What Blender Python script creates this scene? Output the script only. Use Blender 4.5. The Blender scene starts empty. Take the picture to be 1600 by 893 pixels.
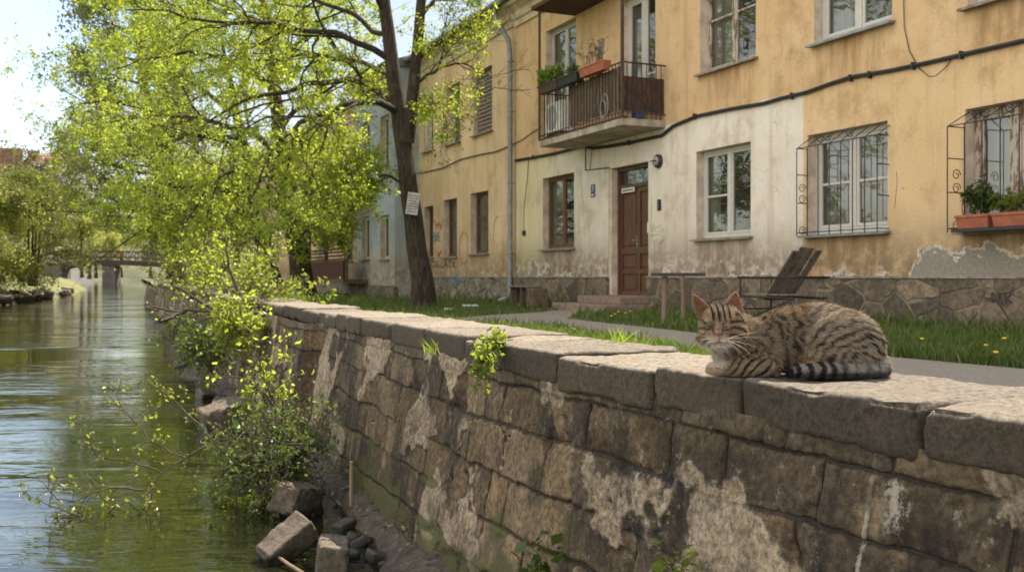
import bpy, bmesh, math, random
import numpy as np
from mathutils import Vector, Matrix
C = bpy.context.scene.collection
SC = bpy.context.scene
PI = math.pi
R = math.radians

# ------------------------------------------------------------------ camera, world, sun, exposure
CAMZ = 0.65
F = 1555.6
cam = bpy.data.cameras.new('camera'); co = bpy.data.objects.new('camera', cam); C.objects.link(co)
co.location = (0, 0, CAMZ); co.rotation_euler = (R(90), 0, 0)
cam.lens = 35; cam.sensor_width = 36; cam.shift_y = -14.5 / 1600
cam.clip_start = 0.05; cam.clip_end = 3000
cam.dof.use_dof = True; cam.dof.focus_distance = 2.45; cam.dof.aperture_fstop = 9.0
SC.camera = co

SUN_EL, SUN_AZ = R(55), R(38)          # azimuth from +Y towards +X
SDIR = Vector((math.sin(SUN_AZ) * math.cos(SUN_EL), math.cos(SUN_AZ) * math.cos(SUN_EL), math.sin(SUN_EL)))
w = bpy.data.worlds.new('World'); SC.world = w; w.use_nodes = True
wn = w.node_tree; wn.nodes.clear()
sky = wn.nodes.new('ShaderNodeTexSky'); sky.sky_type = 'NISHITA'; sky.sun_disc = False
sky.sun_elevation = SUN_EL; sky.sun_rotation = SUN_AZ
sky.air_density = 1.0; sky.dust_density = 1.0; sky.ozone_density = 1.0
wtc = wn.nodes.new('ShaderNodeTexCoord')
wmp = wn.nodes.new('ShaderNodeMapping'); wmp.inputs['Scale'].default_value = (1.2, 1.2, 4.5)
wno = wn.nodes.new('ShaderNodeTexNoise'); wno.inputs['Scale'].default_value = 1.7; wno.inputs['Detail'].default_value = 7
wrp = wn.nodes.new('ShaderNodeMapRange'); wrp.inputs[1].default_value = 0.50; wrp.inputs[2].default_value = 0.75
wrp.inputs[3].default_value = 0.0; wrp.inputs[4].default_value = 0.7
wmx = wn.nodes.new('ShaderNodeMix'); wmx.data_type = 'RGBA'
wmx.inputs[7].default_value = (2.5, 2.5, 2.5, 1)
wbg = wn.nodes.new('ShaderNodeBackground'); wbg.inputs['Strength'].default_value = 0.15
wou = wn.nodes.new('ShaderNodeOutputWorld')
wn.links.new(wtc.outputs['Generated'], wmp.inputs['Vector']); wn.links.new(wmp.outputs[0], wno.inputs['Vector'])
wn.links.new(wno.outputs['Fac'], wrp.inputs[0]); wn.links.new(wrp.outputs[0], wmx.inputs[0])
wdo = wn.nodes.new('ShaderNodeVectorMath'); wdo.operation = 'DOT_PRODUCT'; wdo.inputs[1].default_value = (-0.80, -0.58, 0.15)   # added bright haze, unseen behind the camera, lights the facades; clearer sky ahead
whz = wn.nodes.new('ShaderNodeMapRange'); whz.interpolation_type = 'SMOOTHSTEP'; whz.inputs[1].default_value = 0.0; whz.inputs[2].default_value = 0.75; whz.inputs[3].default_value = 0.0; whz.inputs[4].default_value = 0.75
wcl = wn.nodes.new('ShaderNodeMapRange'); wcl.interpolation_type = 'SMOOTHSTEP'; wcl.inputs[1].default_value = 0.1; wcl.inputs[2].default_value = -0.45; wcl.inputs[3].default_value = 0.0; wcl.inputs[4].default_value = 0.68
wm0 = wn.nodes.new('ShaderNodeMix'); wm0.data_type = 'RGBA'; wm0.inputs[7].default_value = (1.7, 1.9, 2.2, 1)
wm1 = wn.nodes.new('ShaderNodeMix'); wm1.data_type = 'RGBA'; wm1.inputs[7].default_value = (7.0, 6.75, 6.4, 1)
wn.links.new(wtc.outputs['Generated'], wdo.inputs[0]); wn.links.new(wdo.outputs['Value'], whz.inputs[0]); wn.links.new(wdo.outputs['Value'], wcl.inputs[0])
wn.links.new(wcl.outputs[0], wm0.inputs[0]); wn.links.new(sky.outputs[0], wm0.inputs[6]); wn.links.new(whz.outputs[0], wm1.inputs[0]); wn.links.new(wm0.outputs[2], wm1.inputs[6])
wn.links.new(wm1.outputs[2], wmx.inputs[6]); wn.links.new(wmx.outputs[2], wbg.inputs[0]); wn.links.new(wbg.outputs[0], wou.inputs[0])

sl = bpy.data.lights.new('sun', 'SUN'); sl.energy = 4.6; sl.angle = R(0.5); sl.color = (1.0, 0.92, 0.80)
so = bpy.data.objects.new('sun', sl); C.objects.link(so); so.location = (20, 20, 30)
so.rotation_euler = SDIR.to_track_quat('Z', 'Y').to_euler()
SC.view_settings.view_transform = 'Standard'; SC.view_settings.look = 'None'
SC.view_settings.exposure = 1.22; SC.view_settings.gamma = 1.0; SC.view_settings.use_curve_mapping = False
SC.view_settings.use_white_balance = True; SC.view_settings.white_balance_temperature = 6950; SC.view_settings.white_balance_tint = 11
SC.render.engine = 'CYCLES'
SC.cycles.max_bounces = 7; SC.cycles.diffuse_bounces = 3; SC.cycles.glossy_bounces = 3
SC.cycles.transmission_bounces = 4; SC.cycles.transparent_max_bounces = 6

# ------------------------------------------------------------------ node helper
class T:
    def __init__(s, name):
        s.m = bpy.data.materials.new(name); s.m.use_nodes = True
        s.t = s.m.node_tree; s.t.nodes.clear()
        s.out = s.t.nodes.new('ShaderNodeOutputMaterial'); s._c = None
    def set(s, inp, v):
        if isinstance(v, bpy.types.NodeSocket): s.t.links.new(v, inp)
        elif isinstance(v, (tuple, list)) and len(v) == 3 and inp.type == 'RGBA': inp.default_value = (*v, 1)
        else: inp.default_value = v
    def co(s):
        if s._c is None: s._c = s.t.nodes.new('ShaderNodeTexCoord').outputs['Object']
        return s._c
    def scl(s, k, vec=None, loc=(0, 0, 0), rot=(0, 0, 0)):
        n = s.t.nodes.new('ShaderNodeMapping'); s.set(n.inputs[0], vec or s.co())
        n.inputs['Scale'].default_value = k; n.inputs['Location'].default_value = loc; n.inputs['Rotation'].default_value = rot
        return n.outputs[0]
    def noise(s, sc, det=4, ro=0.55, vec=None, dist=0, col=False):
        n = s.t.nodes.new('ShaderNodeTexNoise'); s.set(n.inputs['Vector'], vec or s.co())
        n.inputs['Scale'].default_value = sc; n.inputs['Detail'].default_value = det
        n.inputs['Roughness'].default_value = ro; n.inputs['Distortion'].default_value = dist
        return n.outputs['Color' if col else 'Fac']
    def vor(s, sc, feat='F1', vec=None, out='Distance', rnd=1):
        n = s.t.nodes.new('ShaderNodeTexVoronoi'); n.feature = feat; s.set(n.inputs['Vector'], vec or s.co())
        n.inputs['Scale'].default_value = sc; n.inputs['Randomness'].default_value = rnd
        return n.outputs[out]
    def math(s, op, a, b=0.0, c=None, cl=False):
        n = s.t.nodes.new('ShaderNodeMath'); n.operation = op; n.use_clamp = cl
        s.set(n.inputs[0], a); s.set(n.inputs[1], b)
        if c is not None: s.set(n.inputs[2], c)
        return n.outputs[0]
    def rng(s, f, a, b, c=0.0, d=1.0):
        n = s.t.nodes.new('ShaderNodeMapRange'); n.interpolation_type = 'SMOOTHSTEP'; s.set(n.inputs[0], f)
        for i, v in enumerate((a, b, c, d)): s.set(n.inputs[i + 1], v)
        return n.outputs[0]
    def mix(s, f, a, b, mode='MIX'):
        n = s.t.nodes.new('ShaderNodeMix'); n.data_type = 'RGBA'; n.blend_type = mode; n.clamp_factor = True
        s.set(n.inputs[0], f); s.set(n.inputs[6], a); s.set(n.inputs[7], b); return n.outputs[2]
    def ramp(s, f, stops):
        n = s.t.nodes.new('ShaderNodeValToRGB'); s.set(n.inputs[0], f); e = n.color_ramp.elements
        while len(e) < len(stops): e.new(0.5)
        for q, (p, c) in zip(e, stops): q.position = p; q.color = (*c, 1)
        return n.outputs[0]
    def attr(s, name, out='Color'):
        n = s.t.nodes.new('ShaderNodeAttribute'); n.attribute_name = name; return n.outputs[out]
    def xyz(s, vec=None):
        n = s.t.nodes.new('ShaderNodeSeparateXYZ'); s.set(n.inputs[0], vec or s.co()); return n.outputs
    def bump(s, h, st=0.5, d=0.01, nrm=None):
        n = s.t.nodes.new('ShaderNodeBump'); s.set(n.inputs['Height'], h); n.inputs['Strength'].default_value = st
        n.inputs['Distance'].default_value = d
        if nrm: s.set(n.inputs['Normal'], nrm)
        return n.outputs[0]
    def bsdf(s, col, ro=0.8, nrm=None, **kw):
        n = s.t.nodes.new('ShaderNodeBsdfPrincipled'); s.set(n.inputs['Base Color'], col); s.set(n.inputs['Roughness'], ro)
        if nrm: s.set(n.inputs['Normal'], nrm)
        for k, v in kw.items(): s.set(n.inputs[k.replace('_', ' ')], v)
        return n.outputs[0]
    def node(s, typ, **kw):
        n = s.t.nodes.new(typ)
        for k, v in kw.items(): s.set(n.inputs[k], v)
        return n.outputs[0]
    def mixs(s, f, a, b):
        n = s.t.nodes.new('ShaderNodeMixShader'); s.set(n.inputs[0], f); s.set(n.inputs[1], a); s.set(n.inputs[2], b); return n.outputs[0]
    def done(s, sh):
        s.t.links.new(sh, s.out.inputs[0]); return s.m

def simple(name, col, ro=0.7, var=0.25, sc=8, bump=0.2, bd=0.004, **kw):
    t = T(name); f = t.noise(sc, 5)
    c = t.mix(t.rng(f, 0.3, 0.7), tuple(x * (1 - var) for x in col), tuple(min(1, x * (1 + var)) for x in col))
    return t.done(t.bsdf(c, ro, t.bump(t.noise(sc * 4, 3), bump, bd), **kw))

# ------------------------------------------------------------------ mesh helpers
def link(name, me, m=None, parent=None):
    o = bpy.data.objects.new(name, me); C.objects.link(o)
    if m is not None:
        for q in (m if isinstance(m, (list, tuple)) else [m]): me.materials.append(q)
    if parent is not None: o.parent = parent
    return o
def np_mesh(name, v, f, m=None, parent=None, smooth=True, attrs=None):
    v = np.asarray(v, np.float32).reshape(-1, 3); f = np.asarray(f, np.int32); n, k = f.shape
    me = bpy.data.meshes.new(name)
    me.vertices.add(len(v)); me.vertices.foreach_set('co', v.ravel())
    me.loops.add(n * k); me.loops.foreach_set('vertex_index', f.ravel())
    me.polygons.add(n); me.polygons.foreach_set('loop_start', np.arange(0, n * k, k, dtype=np.int32))
    me.update(calc_edges=True); me.validate()
    me.polygons.foreach_set('use_smooth', np.full(len(me.polygons), smooth, bool))
    for an, (dom, typ, data) in (attrs or {}).items():
        a = me.attributes.new(an, typ, dom); data = np.asarray(data, np.float32)
        if typ == 'FLOAT_COLOR':
            if data.shape[1] == 3: data = np.concatenate([data, np.ones((len(data), 1), np.float32)], 1)
            a.data.foreach_set('color', data.ravel())
        else: a.data.foreach_set('value', data.ravel())
    return link(name, me, m, parent)

class MB:
    def __init__(s): s.v = []; s.f = []
    def add(s, v, f):
        o = len(s.v); s.v += [tuple(p) for p in v]; s.f += [tuple(i + o for i in q) for q in f]; return s
    def quad(s, a, b, c, d): return s.add([a, b, c, d], [(0, 1, 2, 3)])
    def box(s, x0, x1, y0, y1, z0, z1, rot=None, piv=None):
        v = [(x, y, z) for z in (z0, z1) for y in (y0, y1) for x in (x0, x1)]
        if rot is not None:
            pv = Vector(piv or ((x0 + x1) / 2, (y0 + y1) / 2, (z0 + z1) / 2)); v = [pv + rot @ (Vector(p) - pv) for p in v]
        return s.add(v, [(0, 2, 3, 1), (4, 5, 7, 6), (0, 1, 5, 4), (2, 6, 7, 3), (0, 4, 6, 2), (1, 3, 7, 5)])
    def tube(s, pts, r, n=6, cap=True):
        pts = [Vector(p) for p in pts]; rr = r if isinstance(r, (list, tuple)) else [r] * len(pts)
        v = []; f = []; ref = None
        for i, p in enumerate(pts):
            t = (pts[min(i + 1, len(pts) - 1)] - pts[max(i - 1, 0)]).normalized()
            if ref is None: ref = t.orthogonal().normalized()
            u = (ref - t * ref.dot(t)).normalized(); ref = u; wv = t.cross(u)
            for k in range(n):
                a = 2 * PI * k / n; v.append(p + (u * math.cos(a) + wv * math.sin(a)) * rr[i])
        for i in range(len(pts) - 1):
            for k in range(n): f.append((i * n + k, i * n + (k + 1) % n, (i + 1) * n + (k + 1) % n, (i + 1) * n + k))
        if cap: f.append(tuple(range(n - 1, -1, -1))); f.append(tuple((len(pts) - 1) * n + k for k in range(n)))
        return s.add(v, f)
    def ell(s, c, r, nu=14, nv=9, rot=None):
        v = []; f = []
        for j in range(nv + 1):
            ph = -PI / 2 + PI * j / nv
            for i in range(nu):
                th = 2 * PI * i / nu; p = Vector((math.cos(ph) * math.cos(th) * r[0], math.cos(ph) * math.sin(th) * r[1], math.sin(ph) * r[2]))
                if rot is not None: p = rot @ p
                v.append(p + Vector(c))
        for j in range(nv):
            for i in range(nu): f.append((j * nu + i, j * nu + (i + 1) % nu, (j + 1) * nu + (i + 1) % nu, (j + 1) * nu + i))
        return s.add(v, f)
    def build(s, name, m=None, parent=None, bevel=0, smooth=False):
        me = bpy.data.meshes.new(name); me.from_pydata(s.v, [], s.f); me.update()
        if smooth:
            for p in me.polygons: p.use_smooth = True
        o = link(name, me, m, parent)
        if bevel:
            b = o.modifiers.new('bevel', 'BEVEL'); b.width = bevel; b.segments = 2; b.limit_method = 'ANGLE'
        return o
def thing(name, label, cat, loc=(0, 0, 0), rz=0, group=None):
    o = bpy.data.objects.new(name, None); C.objects.link(o); o.location = loc; o.rotation_euler = (0, 0, rz); o.empty_display_size = 0.1
    return tag(o, label, cat, group)
def tag(o, label, cat, group=None, kind=None):
    if label: o['label'] = label
    if cat: o['category'] = cat
    if group: o['group'] = group
    if kind: o['kind'] = kind
    return o
def struct(o, kind='structure'): o['kind'] = kind; return o
def copytree(o, parent=None):
    c = o.copy(); C.objects.link(c)
    if parent is not None: c.parent = parent
    for ch in list(o.children): copytree(ch, c)
    return c

# numpy noise
def _h(ix, iy, iz, seed):
    n = (ix.astype(np.int64) * 374761393 + iy.astype(np.int64) * 668265263 + iz.astype(np.int64) * 2147483647 + seed * 974711) & 0xffffffff
    n = ((n ^ (n >> 13)) * 1274126177) & 0xffffffff
    n = ((n ^ (n >> 16)) * 2246822519) & 0xffffffff
    return ((n ^ (n >> 15)) & 0xffffff).astype(np.float32) / 0xffffff
def vnoise(p, sc=1.0, seed=0):
    p = np.asarray(p, np.float64) * sc; i = np.floor(p).astype(np.int64); f = (p - i); f = f * f * (3 - 2 * f); r = 0
    for dx in (0, 1):
        for dy in (0, 1):
            for dz in (0, 1):
                wt = (f[..., 0] if dx else 1 - f[..., 0]) * (f[..., 1] if dy else 1 - f[..., 1]) * (f[..., 2] if dz else 1 - f[..., 2])
                r = r + wt * _h(i[..., 0] + dx, i[..., 1] + dy, i[..., 2] + dz, seed)
    return r
def fbm(p, sc=1.0, oct=4, seed=0, g=0.5):
    a = 1; s = 0; t = 0
    for k in range(oct): s = s + a * vnoise(p, sc * 2 ** k, seed + k * 17); t += a; a *= g
    return s / t
def sst(a, b, x):
    t = np.clip((x - a) / (b - a), 0, 1); return t * t * (3 - 2 * t)

# picture measurements -> places
def P(px, py, Y): return Vector(((px - 800) / F * Y, Y, CAMZ + (432 - py) / F * Y))
def G(px, py, z=0.0):
    Y = (CAMZ - z) * F / (py - 432); return Vector(((px - 800) / F * Y, Y, z))
FN = Vector((-0.9120, -0.4102, 0)); FX_ = Vector((0.4102, -0.9120, 0)); FO = Vector((2.26, 19.0, 0)); FROT = math.atan2(-0.9120, 0.4102)
def FL(px, py, off=0.0):
    r = Vector(((px - 800) / F, 1, (432 - py) / F)); l = (FO.dot(FN) + off) / (r.x * FN.x + r.y * FN.y)
    q = r * l; return Vector(((q - FO).dot(FX_), -off, CAMZ + r.z * l))
def fw(x, y, z=0.0):   # facade local -> world
    return FO + FX_ * x - FN * y + Vector((0, 0, z))
# ------------------------------------------------------------------ river wall line, ground, water
_wy = np.array([-40, -5, 1.67, 2.36, 3.3, 5.26, 9.8, 20, 40, 62, 93, 140, 300, 700.])
_wx = np.array([19.5, 3.95, .86, .54, .075, -.70, -2.42, -6.5, -14.5, -22.6, -33.8, -51.5, -112, -265.])
_ys = np.concatenate([np.arange(-40, 12, .05), np.arange(12, 700, .5)])
_xs = np.interp(_ys, _wy, _wx)
for _ in range(30): _xs[1:-1] = (_xs[:-2] + 2 * _xs[1:-1] + _xs[2:]) / 4
def WX(y): return np.interp(y, _ys, _xs)
def wframe(y):                                   # point on coping front line, tangent (away), river normal
    y = np.asarray(y, float); e = .05 + .01 * np.abs(y); tx = (WX(y + e) - WX(y - e)) / (2 * e); L = np.sqrt(tx * tx + 1)
    return WX(y), np.stack([tx / L, 1 / L], -1), np.stack([-1 / L, tx / L], -1)
WTOP = 0.41; WATER = -0.55
def wallpt(y, inward, z=0.0):
    x, t, n = wframe(y); return Vector((float(x - n[0] * inward), float(y - n[1] * inward), z))

# soil under the grass
t = T('lawn_soil'); f = t.noise(1.1, 6); g = t.noise(14, 5)
c = t.mix(t.rng(f, .35, .65), (.055, .075, .02), (.10, .10, .035)); c = t.mix(t.rng(g, .45, .75), c, (.13, .105, .06))
M_soil = t.done(t.bsdf(c, .95, t.bump(g, .6, .03)))
t = T('gravel_path'); g = t.noise(55, 5, .7); f = t.noise(2.2, 5)
c = t.mix(t.rng(g, .3, .7), (.17, .14, .105), (.34, .295, .23)); c = t.mix(t.rng(f, .4, .7), c, (.235, .20, .15))
c = t.mix(t.rng(t.noise(5, 6, .7, t.scl((1, 1, 1), loc=(7, 3, 0))), .6, .72), c, (.12, .125, .05))
M_path = t.done(t.bsdf(c, .95, t.bump(g, .6, .012)))
t = T('bank_earth'); f = t.noise(.35, 6); g = t.noise(4, 6, .7)
c = t.mix(t.rng(f, .35, .65), (.10, .12, .03), (.17, .17, .055)); c = t.mix(t.rng(g, .5, .7), c, (.16, .125, .08))
M_bank = t.done(t.bsdf(c, .95, t.bump(g, .8, .1)))

yy = np.concatenate([np.arange(-30, 40, 1.0), np.arange(40, 700, 10.)]); cols = np.array([0, 1.0, 2, 4, 6, 9, 14, 25, 60, 150, 400, 900])
gx, gt, gn = wframe(yy); V = []
for k, y in enumerate(yy):
    for c_ in cols: V.append((gx[k] - gn[k][0] * .36 + c_, y - gn[k][1] * .36, 0))
nc = len(cols); Fq = [(a * nc + b, a * nc + b + 1, (a + 1) * nc + b + 1, (a + 1) * nc + b) for a in range(len(yy) - 1) for b in range(nc - 1)]
struct(np_mesh('ground', V, Fq, M_soil))

path_px = [(1900, 690), (1750, 662), (1600, 640), (1400, 625), (1250, 600), (1080, 556), (1000, 535), (930, 524), (870, 513), (790, 507), (700, 504), (700, 499), (760, 493), (850, 487.5),
           (862, 485), (905, 484.5), (900, 491), (885, 498), (940, 504), (1050, 516), (1250, 540), (1400, 559), (1600, 577), (1750, 588), (1900, 600)]
PATH = [G(*p) for p in path_px]
def in_poly(x, y, poly):
    r = np.zeros(len(x), bool); n = len(poly)
    for i in range(n):
        a, b = poly[i], poly[(i + 1) % n]; cnd = (a.y > y) != (b.y > y)
        with np.errstate(divide='ignore', invalid='ignore'): r ^= cnd & (x < (b.x - a.x) * (y - a.y) / (b.y - a.y) + a.x)
    return r
bm = bmesh.new(); bm.faces.new([bm.verts.new((p.x, p.y, .006)) for p in PATH]); bmesh.ops.triangulate(bm, faces=bm.faces[:])
me = bpy.data.meshes.new('path'); bm.to_mesh(me); bm.free(); struct(link('path', me, M_path))

# left bank
_ly = np.array([-40, 0, 20, 40.6, 52, 66, 93, 140, 300, 700.]); _lx = np.array([12.5, -6.5, -13.2, -20.9, -24.6, -29.4, -39.6, -62, -140, -320.])
def LX(y): return np.interp(y, _ly, _lx)
yy = np.concatenate([np.arange(-30, 110, 1.2), np.arange(110, 700, 12.)]); cols = np.array([-.6, 0, .4, .9, 1.6, 2.6, 4, 6, 9, 14, 22, 40, 80, 160, 400, 900])
hz = np.array([-1.2, -.62, -.3, -.02, .25, .45, .6, .8, 1.0, 1.3, 1.7, 2.4, 3.5, 5, 8, 10])
V = np.array([(LX(y) - c_, y, h) for y in yy for c_, h in zip(cols, hz)]); nz = fbm(V * [1, 1, 0], .7, 4, 3) - .5
V[:, 2] += nz * .5; V[:, 0] += (fbm(V * [0, 1, 0], .5, 3, 9) - .5) * 1.6
nc = len(cols); Fq = [(a * nc + b + 1, a * nc + b, (a + 1) * nc + b, (a + 1) * nc + b + 1) for a in range(len(yy) - 1) for b in range(nc - 1)]
struct(np_mesh('river_bank', V, Fq, M_bank))
# far hills
V = []; nx = 60
for j, (d, h) in enumerate(((300, -2), (380, 14), (520, 26), (700, 30))):
    for i in range(nx):
        a = -1.25 + 2.5 * i / (nx - 1); V.append((math.sin(a) * d, math.cos(a) * d, h))
V = np.array(V); V[nx:, 2] += (fbm(V[nx:], .012, 4, 5) - .5) * 22
Fq = [(j * nx + i, j * nx + i + 1, (j + 1) * nx + i + 1, (j + 1) * nx + i) for j in range(3) for i in range(nx - 1)]
t = T('hill_wood'); f = t.noise(.08, 8, .7)
struct(np_mesh('hills', V, Fq, t.done(t.bsdf(t.mix(t.rng(f, .35, .65), (.05, .065, .025), (.13, .12, .06)), .95, t.bump(f, 1, 3)))))

# water
t = T('river_water'); v1 = t.scl((.55, 1.5, 1)); v2 = t.scl((2.2, 6.5, 1), rot=(0, 0, .12)); v3 = t.scl((9, 14, 1))
h = t.math('ADD', t.math('MULTIPLY', t.noise(1.0, 3, .5, v1, .4), 1.0), t.math('MULTIPLY', t.noise(1.0, 3, .5, v2, .6), .34))
h = t.math('ADD', h, t.math('MULTIPLY', t.noise(1.0, 2, .5, v3), .07))
cal = t.rng(t.noise(.35, 3, .5, t.scl((.5, 1.3, 1))), .38, .62, .25, 1.0)
hh = t.math('MULTIPLY', h, cal)
M_water = t.done(t.bsdf((.010, .011, .005), .03, t.bump(hh, .45, .07), IOR=1.55, Specular_IOR_Level=.6))
mb = MB(); mb.quad((-420, -30, WATER), (60, -30, WATER), (60, 690, WATER), (-420, 690, WATER))
struct(mb.build('river_water', M_water))

# ------------------------------------------------------------------ stone materials
t = T('wall_masonry'); a = t.attr('col'); n1 = t.noise(46, 7, .75); n2 = t.noise(9, 6, .65); n3 = t.noise(150, 3, .7)
pm = t.rng(t.math('ADD', t.attr('patch', 'Fac'), t.math('MULTIPLY', t.math('SUBTRACT', t.noise(20, 6, .7), .5), .13)), .580, .618)
lm = t.rng(t.math('ADD', t.attr('lime', 'Fac'), t.math('MULTIPLY', t.math('SUBTRACT', n1, .5), 2.4)), .40, .75)
dj = t.math('ADD', t.attr('dj', 'Fac'), t.math('MULTIPLY', t.math('SUBTRACT', n1, .5), .010)); js = t.attr('js', 'Fac')
jt = t.math('MULTIPLY', t.math('MULTIPLY', t.rng(dj, .0015, .0065, 1, 0), t.rng(js, .05, .6, .25, 1)), t.math('SUBTRACT', 1.0, t.math('MULTIPLY', pm, .8)))
jm = t.math('MULTIPLY', t.rng(dj, .003, .014, 1, 0), .35)
c = t.mix(jm, a, t.mix(1.0, a, (.62, .58, .5), 'MULTIPLY'))
pc = t.mix(t.rng(t.noise(6, 6, .7), .3, .7), (.19, .15, .105), (.40, .33, .235)); c = t.mix(t.math('MULTIPLY', pm, .92), c, pc)
pe = t.math('MULTIPLY', pm, t.math('SUBTRACT', 1.0, pm)); c = t.mix(t.math('MULTIPLY', pe, 1.6, cl=True), c, (.045, .036, .026))
c = t.mix(t.rng(n1, .36, .64), t.mix(1.0, c, (.50, .47, .44), 'MULTIPLY'), t.mix(1.0, c, (1.45, 1.42, 1.36), 'MULTIPLY'))
c = t.mix(t.rng(t.noise(4.2, 7, .7, t.scl((1, 1, .45))), .52, .66, 0, .6), c, t.mix(1.0, c, (.42, .37, .32), 'MULTIPLY'))
c = t.mix(t.rng(t.noise(5.5, 7, .72, t.scl((1, 1, 1), loc=(6, 2, 9))), .56, .68, 0, .55), c, (.34, .25, .14))
c = t.mix(t.math('MULTIPLY', t.rng(n2, .52, .66), .5), c, t.mix(1.0, c, (.48, .44, .38), 'MULTIPLY'))
c = t.mix(t.math('MULTIPLY', t.rng(t.noise(17, 6, .75), .58, .68), .45), c, (.42, .36, .27))
pit = t.vor(75); c = t.mix(t.rng(pit, .0, .17, .6, 0), c, (.04, .032, .024))
c = t.mix(t.math('MULTIPLY', lm, t.rng(n2, .40, .60, .15, .85)), c, (.43, .385, .305))
c = t.mix(t.math('MULTIPLY', jt, .82), c, (.035, .028, .019)); ms = t.attr('moss', 'Fac'); c = t.mix(t.rng(t.math('ADD', ms, t.math('MULTIPLY', t.math('SUBTRACT', n1, .5), .8)), .35, .75, 0, .85), c, t.mix(n2, (.035, .042, .010), (.10, .10, .03)))
vein = t.math('ABSOLUTE', t.math('SUBTRACT', t.noise(1.6, 4, .6, t.scl((1, 1, 1), loc=(3, 8, 1))), .5))
ck = t.math('MULTIPLY', t.rng(vein, .0, .006, 1, 0), t.rng(t.noise(1.7, 2), .5, .58)); c = t.mix(t.math('MULTIPLY', ck, .0), c, (.02, .016, .012))
h = t.math('ADD', t.math('MULTIPLY', n1, .9), t.math('MULTIPLY', n3, .30)); h = t.math('ADD', h, t.math('MULTIPLY', pm, 1.0)); h = t.math('SUBTRACT', h, t.math('ADD', t.math('MULTIPLY', jt, 2.0), t.math('MULTIPLY', ck, .0)))
M_wall = t.done(t.bsdf(c, .93, t.bump(h, .85, .011)))
t = T('coping_stone'); n1 = t.noise(70, 7, .78); n2 = t.noise(5, 6, .65); st = t.noise(16, 5, .6, t.scl((1, 1, 1), rot=(0, 0, -.4)), .8)
c = t.mix(t.rng(n1, .34, .66), (.095, .079, .060), (.30, .262, .208)); c = t.mix(t.rng(n2, .45, .7, 0, .7), c, (.20, .165, .12))
c = t.mix(t.math('MULTIPLY', t.rng(st, .55, .7), .5), c, (.14, .115, .085))
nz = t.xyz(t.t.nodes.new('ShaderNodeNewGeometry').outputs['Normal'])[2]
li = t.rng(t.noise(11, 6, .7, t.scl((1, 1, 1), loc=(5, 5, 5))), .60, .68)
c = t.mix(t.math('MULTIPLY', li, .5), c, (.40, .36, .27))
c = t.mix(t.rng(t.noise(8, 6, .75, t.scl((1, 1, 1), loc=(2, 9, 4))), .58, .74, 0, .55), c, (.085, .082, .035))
c = t.mix(t.rng(nz, .35, .85, .9, 0), c, t.mix(1.0, c, (.29, .255, .215), 'MULTIPLY'))      # upright faces darkened: front shade painted into the stone colour
oi = t.t.nodes.new('ShaderNodeObjectInfo').outputs['Random']; c = t.mix(1.0, c, t.mix(oi, (.78, .76, .74), (1.15, 1.12, 1.06)), 'MULTIPLY')
h = t.math('ADD', n1, t.math('MULTIPLY', st, .7))
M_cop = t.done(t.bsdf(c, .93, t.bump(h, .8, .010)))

# ------------------------------------------------------------------ river wall
wall = thing('river_wall', 'long battered stone river wall of patched blocks with heavy coping stones', 'wall', (0, 0, 0))
ys = [-2.5]
while ys[-1] < 75:
    y = ys[-1]; ys.append(y + min(max(max(y, 1.0) ** 2 / 1700, .003 if y > 1 else .03), .35))
ys = np.array(ys); ZT, ZB = .325, -.75
nz_ = 190; zz = ZT + (ZB - ZT) * (np.arange(nz_) / (nz_ - 1))
wx, wt, wnn = wframe(ys); s_ = np.concatenate([[0], np.cumsum(np.hypot(np.diff(wx), np.diff(ys)))]); s_ -= np.interp(2.0, ys, s_)
S, Z = np.meshgrid(s_, zz, indexing='ij'); Q = np.stack([S, Z, S * 0], -1)
sw = S + (fbm(Q, 3.0, 3, 11) - .5) * .05 + (fbm(Q, 22, 2, 12) - .5) * .012
zw = Z + (fbm(Q, 2.0, 3, 13) - .5) * .05 + (fbm(Q, 25, 2, 14) - .5) * .010
edges = np.array([.40, .265, .125, -.045, -.205, -.37, -.53, -.9]); rng = np.random.RandomState(5)
ci = np.clip(np.searchsorted(-edges, -zw) - 1, 0, len(edges) - 2)
bid = np.zeros(S.shape, int); dj = np.full(S.shape, 9.0); jstr = np.ones(S.shape)
for k in range(len(edges) - 1):
    js = [-6.0 + rng.rand() * .2]
    while js[-1] < 95: js.append(js[-1] + (rng.uniform(.15, .36) if js[-1] > 1.2 else rng.uniform(.24, .5)))
    js = np.array(js); m = ci == k; b = np.clip(np.searchsorted(js, sw[m]) - 1, 0, len(js) - 2); bid[m] = k * 1000 + b
    st_ = rng.rand(len(js)); dl = sw[m] - js[b]; dr = js[b + 1] - sw[m]
    dh = np.minimum(dl, dr); js_ = np.where(dl < dr, st_[b], st_[b + 1])
    du = edges[k] - zw[m]; dd = zw[m] - edges[k + 1]; dv = np.minimum(du, dd)
    hs = np.where(du < dd, _h(np.full(b.shape, k), (sw[m] * 2).astype(int), b * 0, 3), _h(np.full(b.shape, k + 1), (sw[m] * 2).astype(int), b * 0, 3))
    dj[m] = np.minimum(dh, dv); jstr[m] = np.where(dh < dv, js_, hs)
br = _h(bid, bid * 0, bid * 0, 21); br2 = _h(bid, bid * 0, bid * 0, 22); br3 = _h(bid, bid * 0, bid * 0, 23)
jw = .003 + .005 * jstr
joint = 1 - sst(jw * .5, jw * 1.9, dj)
patch = sst(.55, .60, fbm(Q * [1, 1.2, 1], 2.6, 5, 31) + .10 * sst(.5, 1.8, S * 0 + 1.6 - np.abs(S + .1)))     # old render clinging to the blocks
joint *= (.25 + .75 * jstr) * (1 - .85 * patch)
rough = fbm(Q, 14, 5, 41, .6) - .5; bulge = fbm(Q, 3.2, 3, 42) - .5
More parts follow.
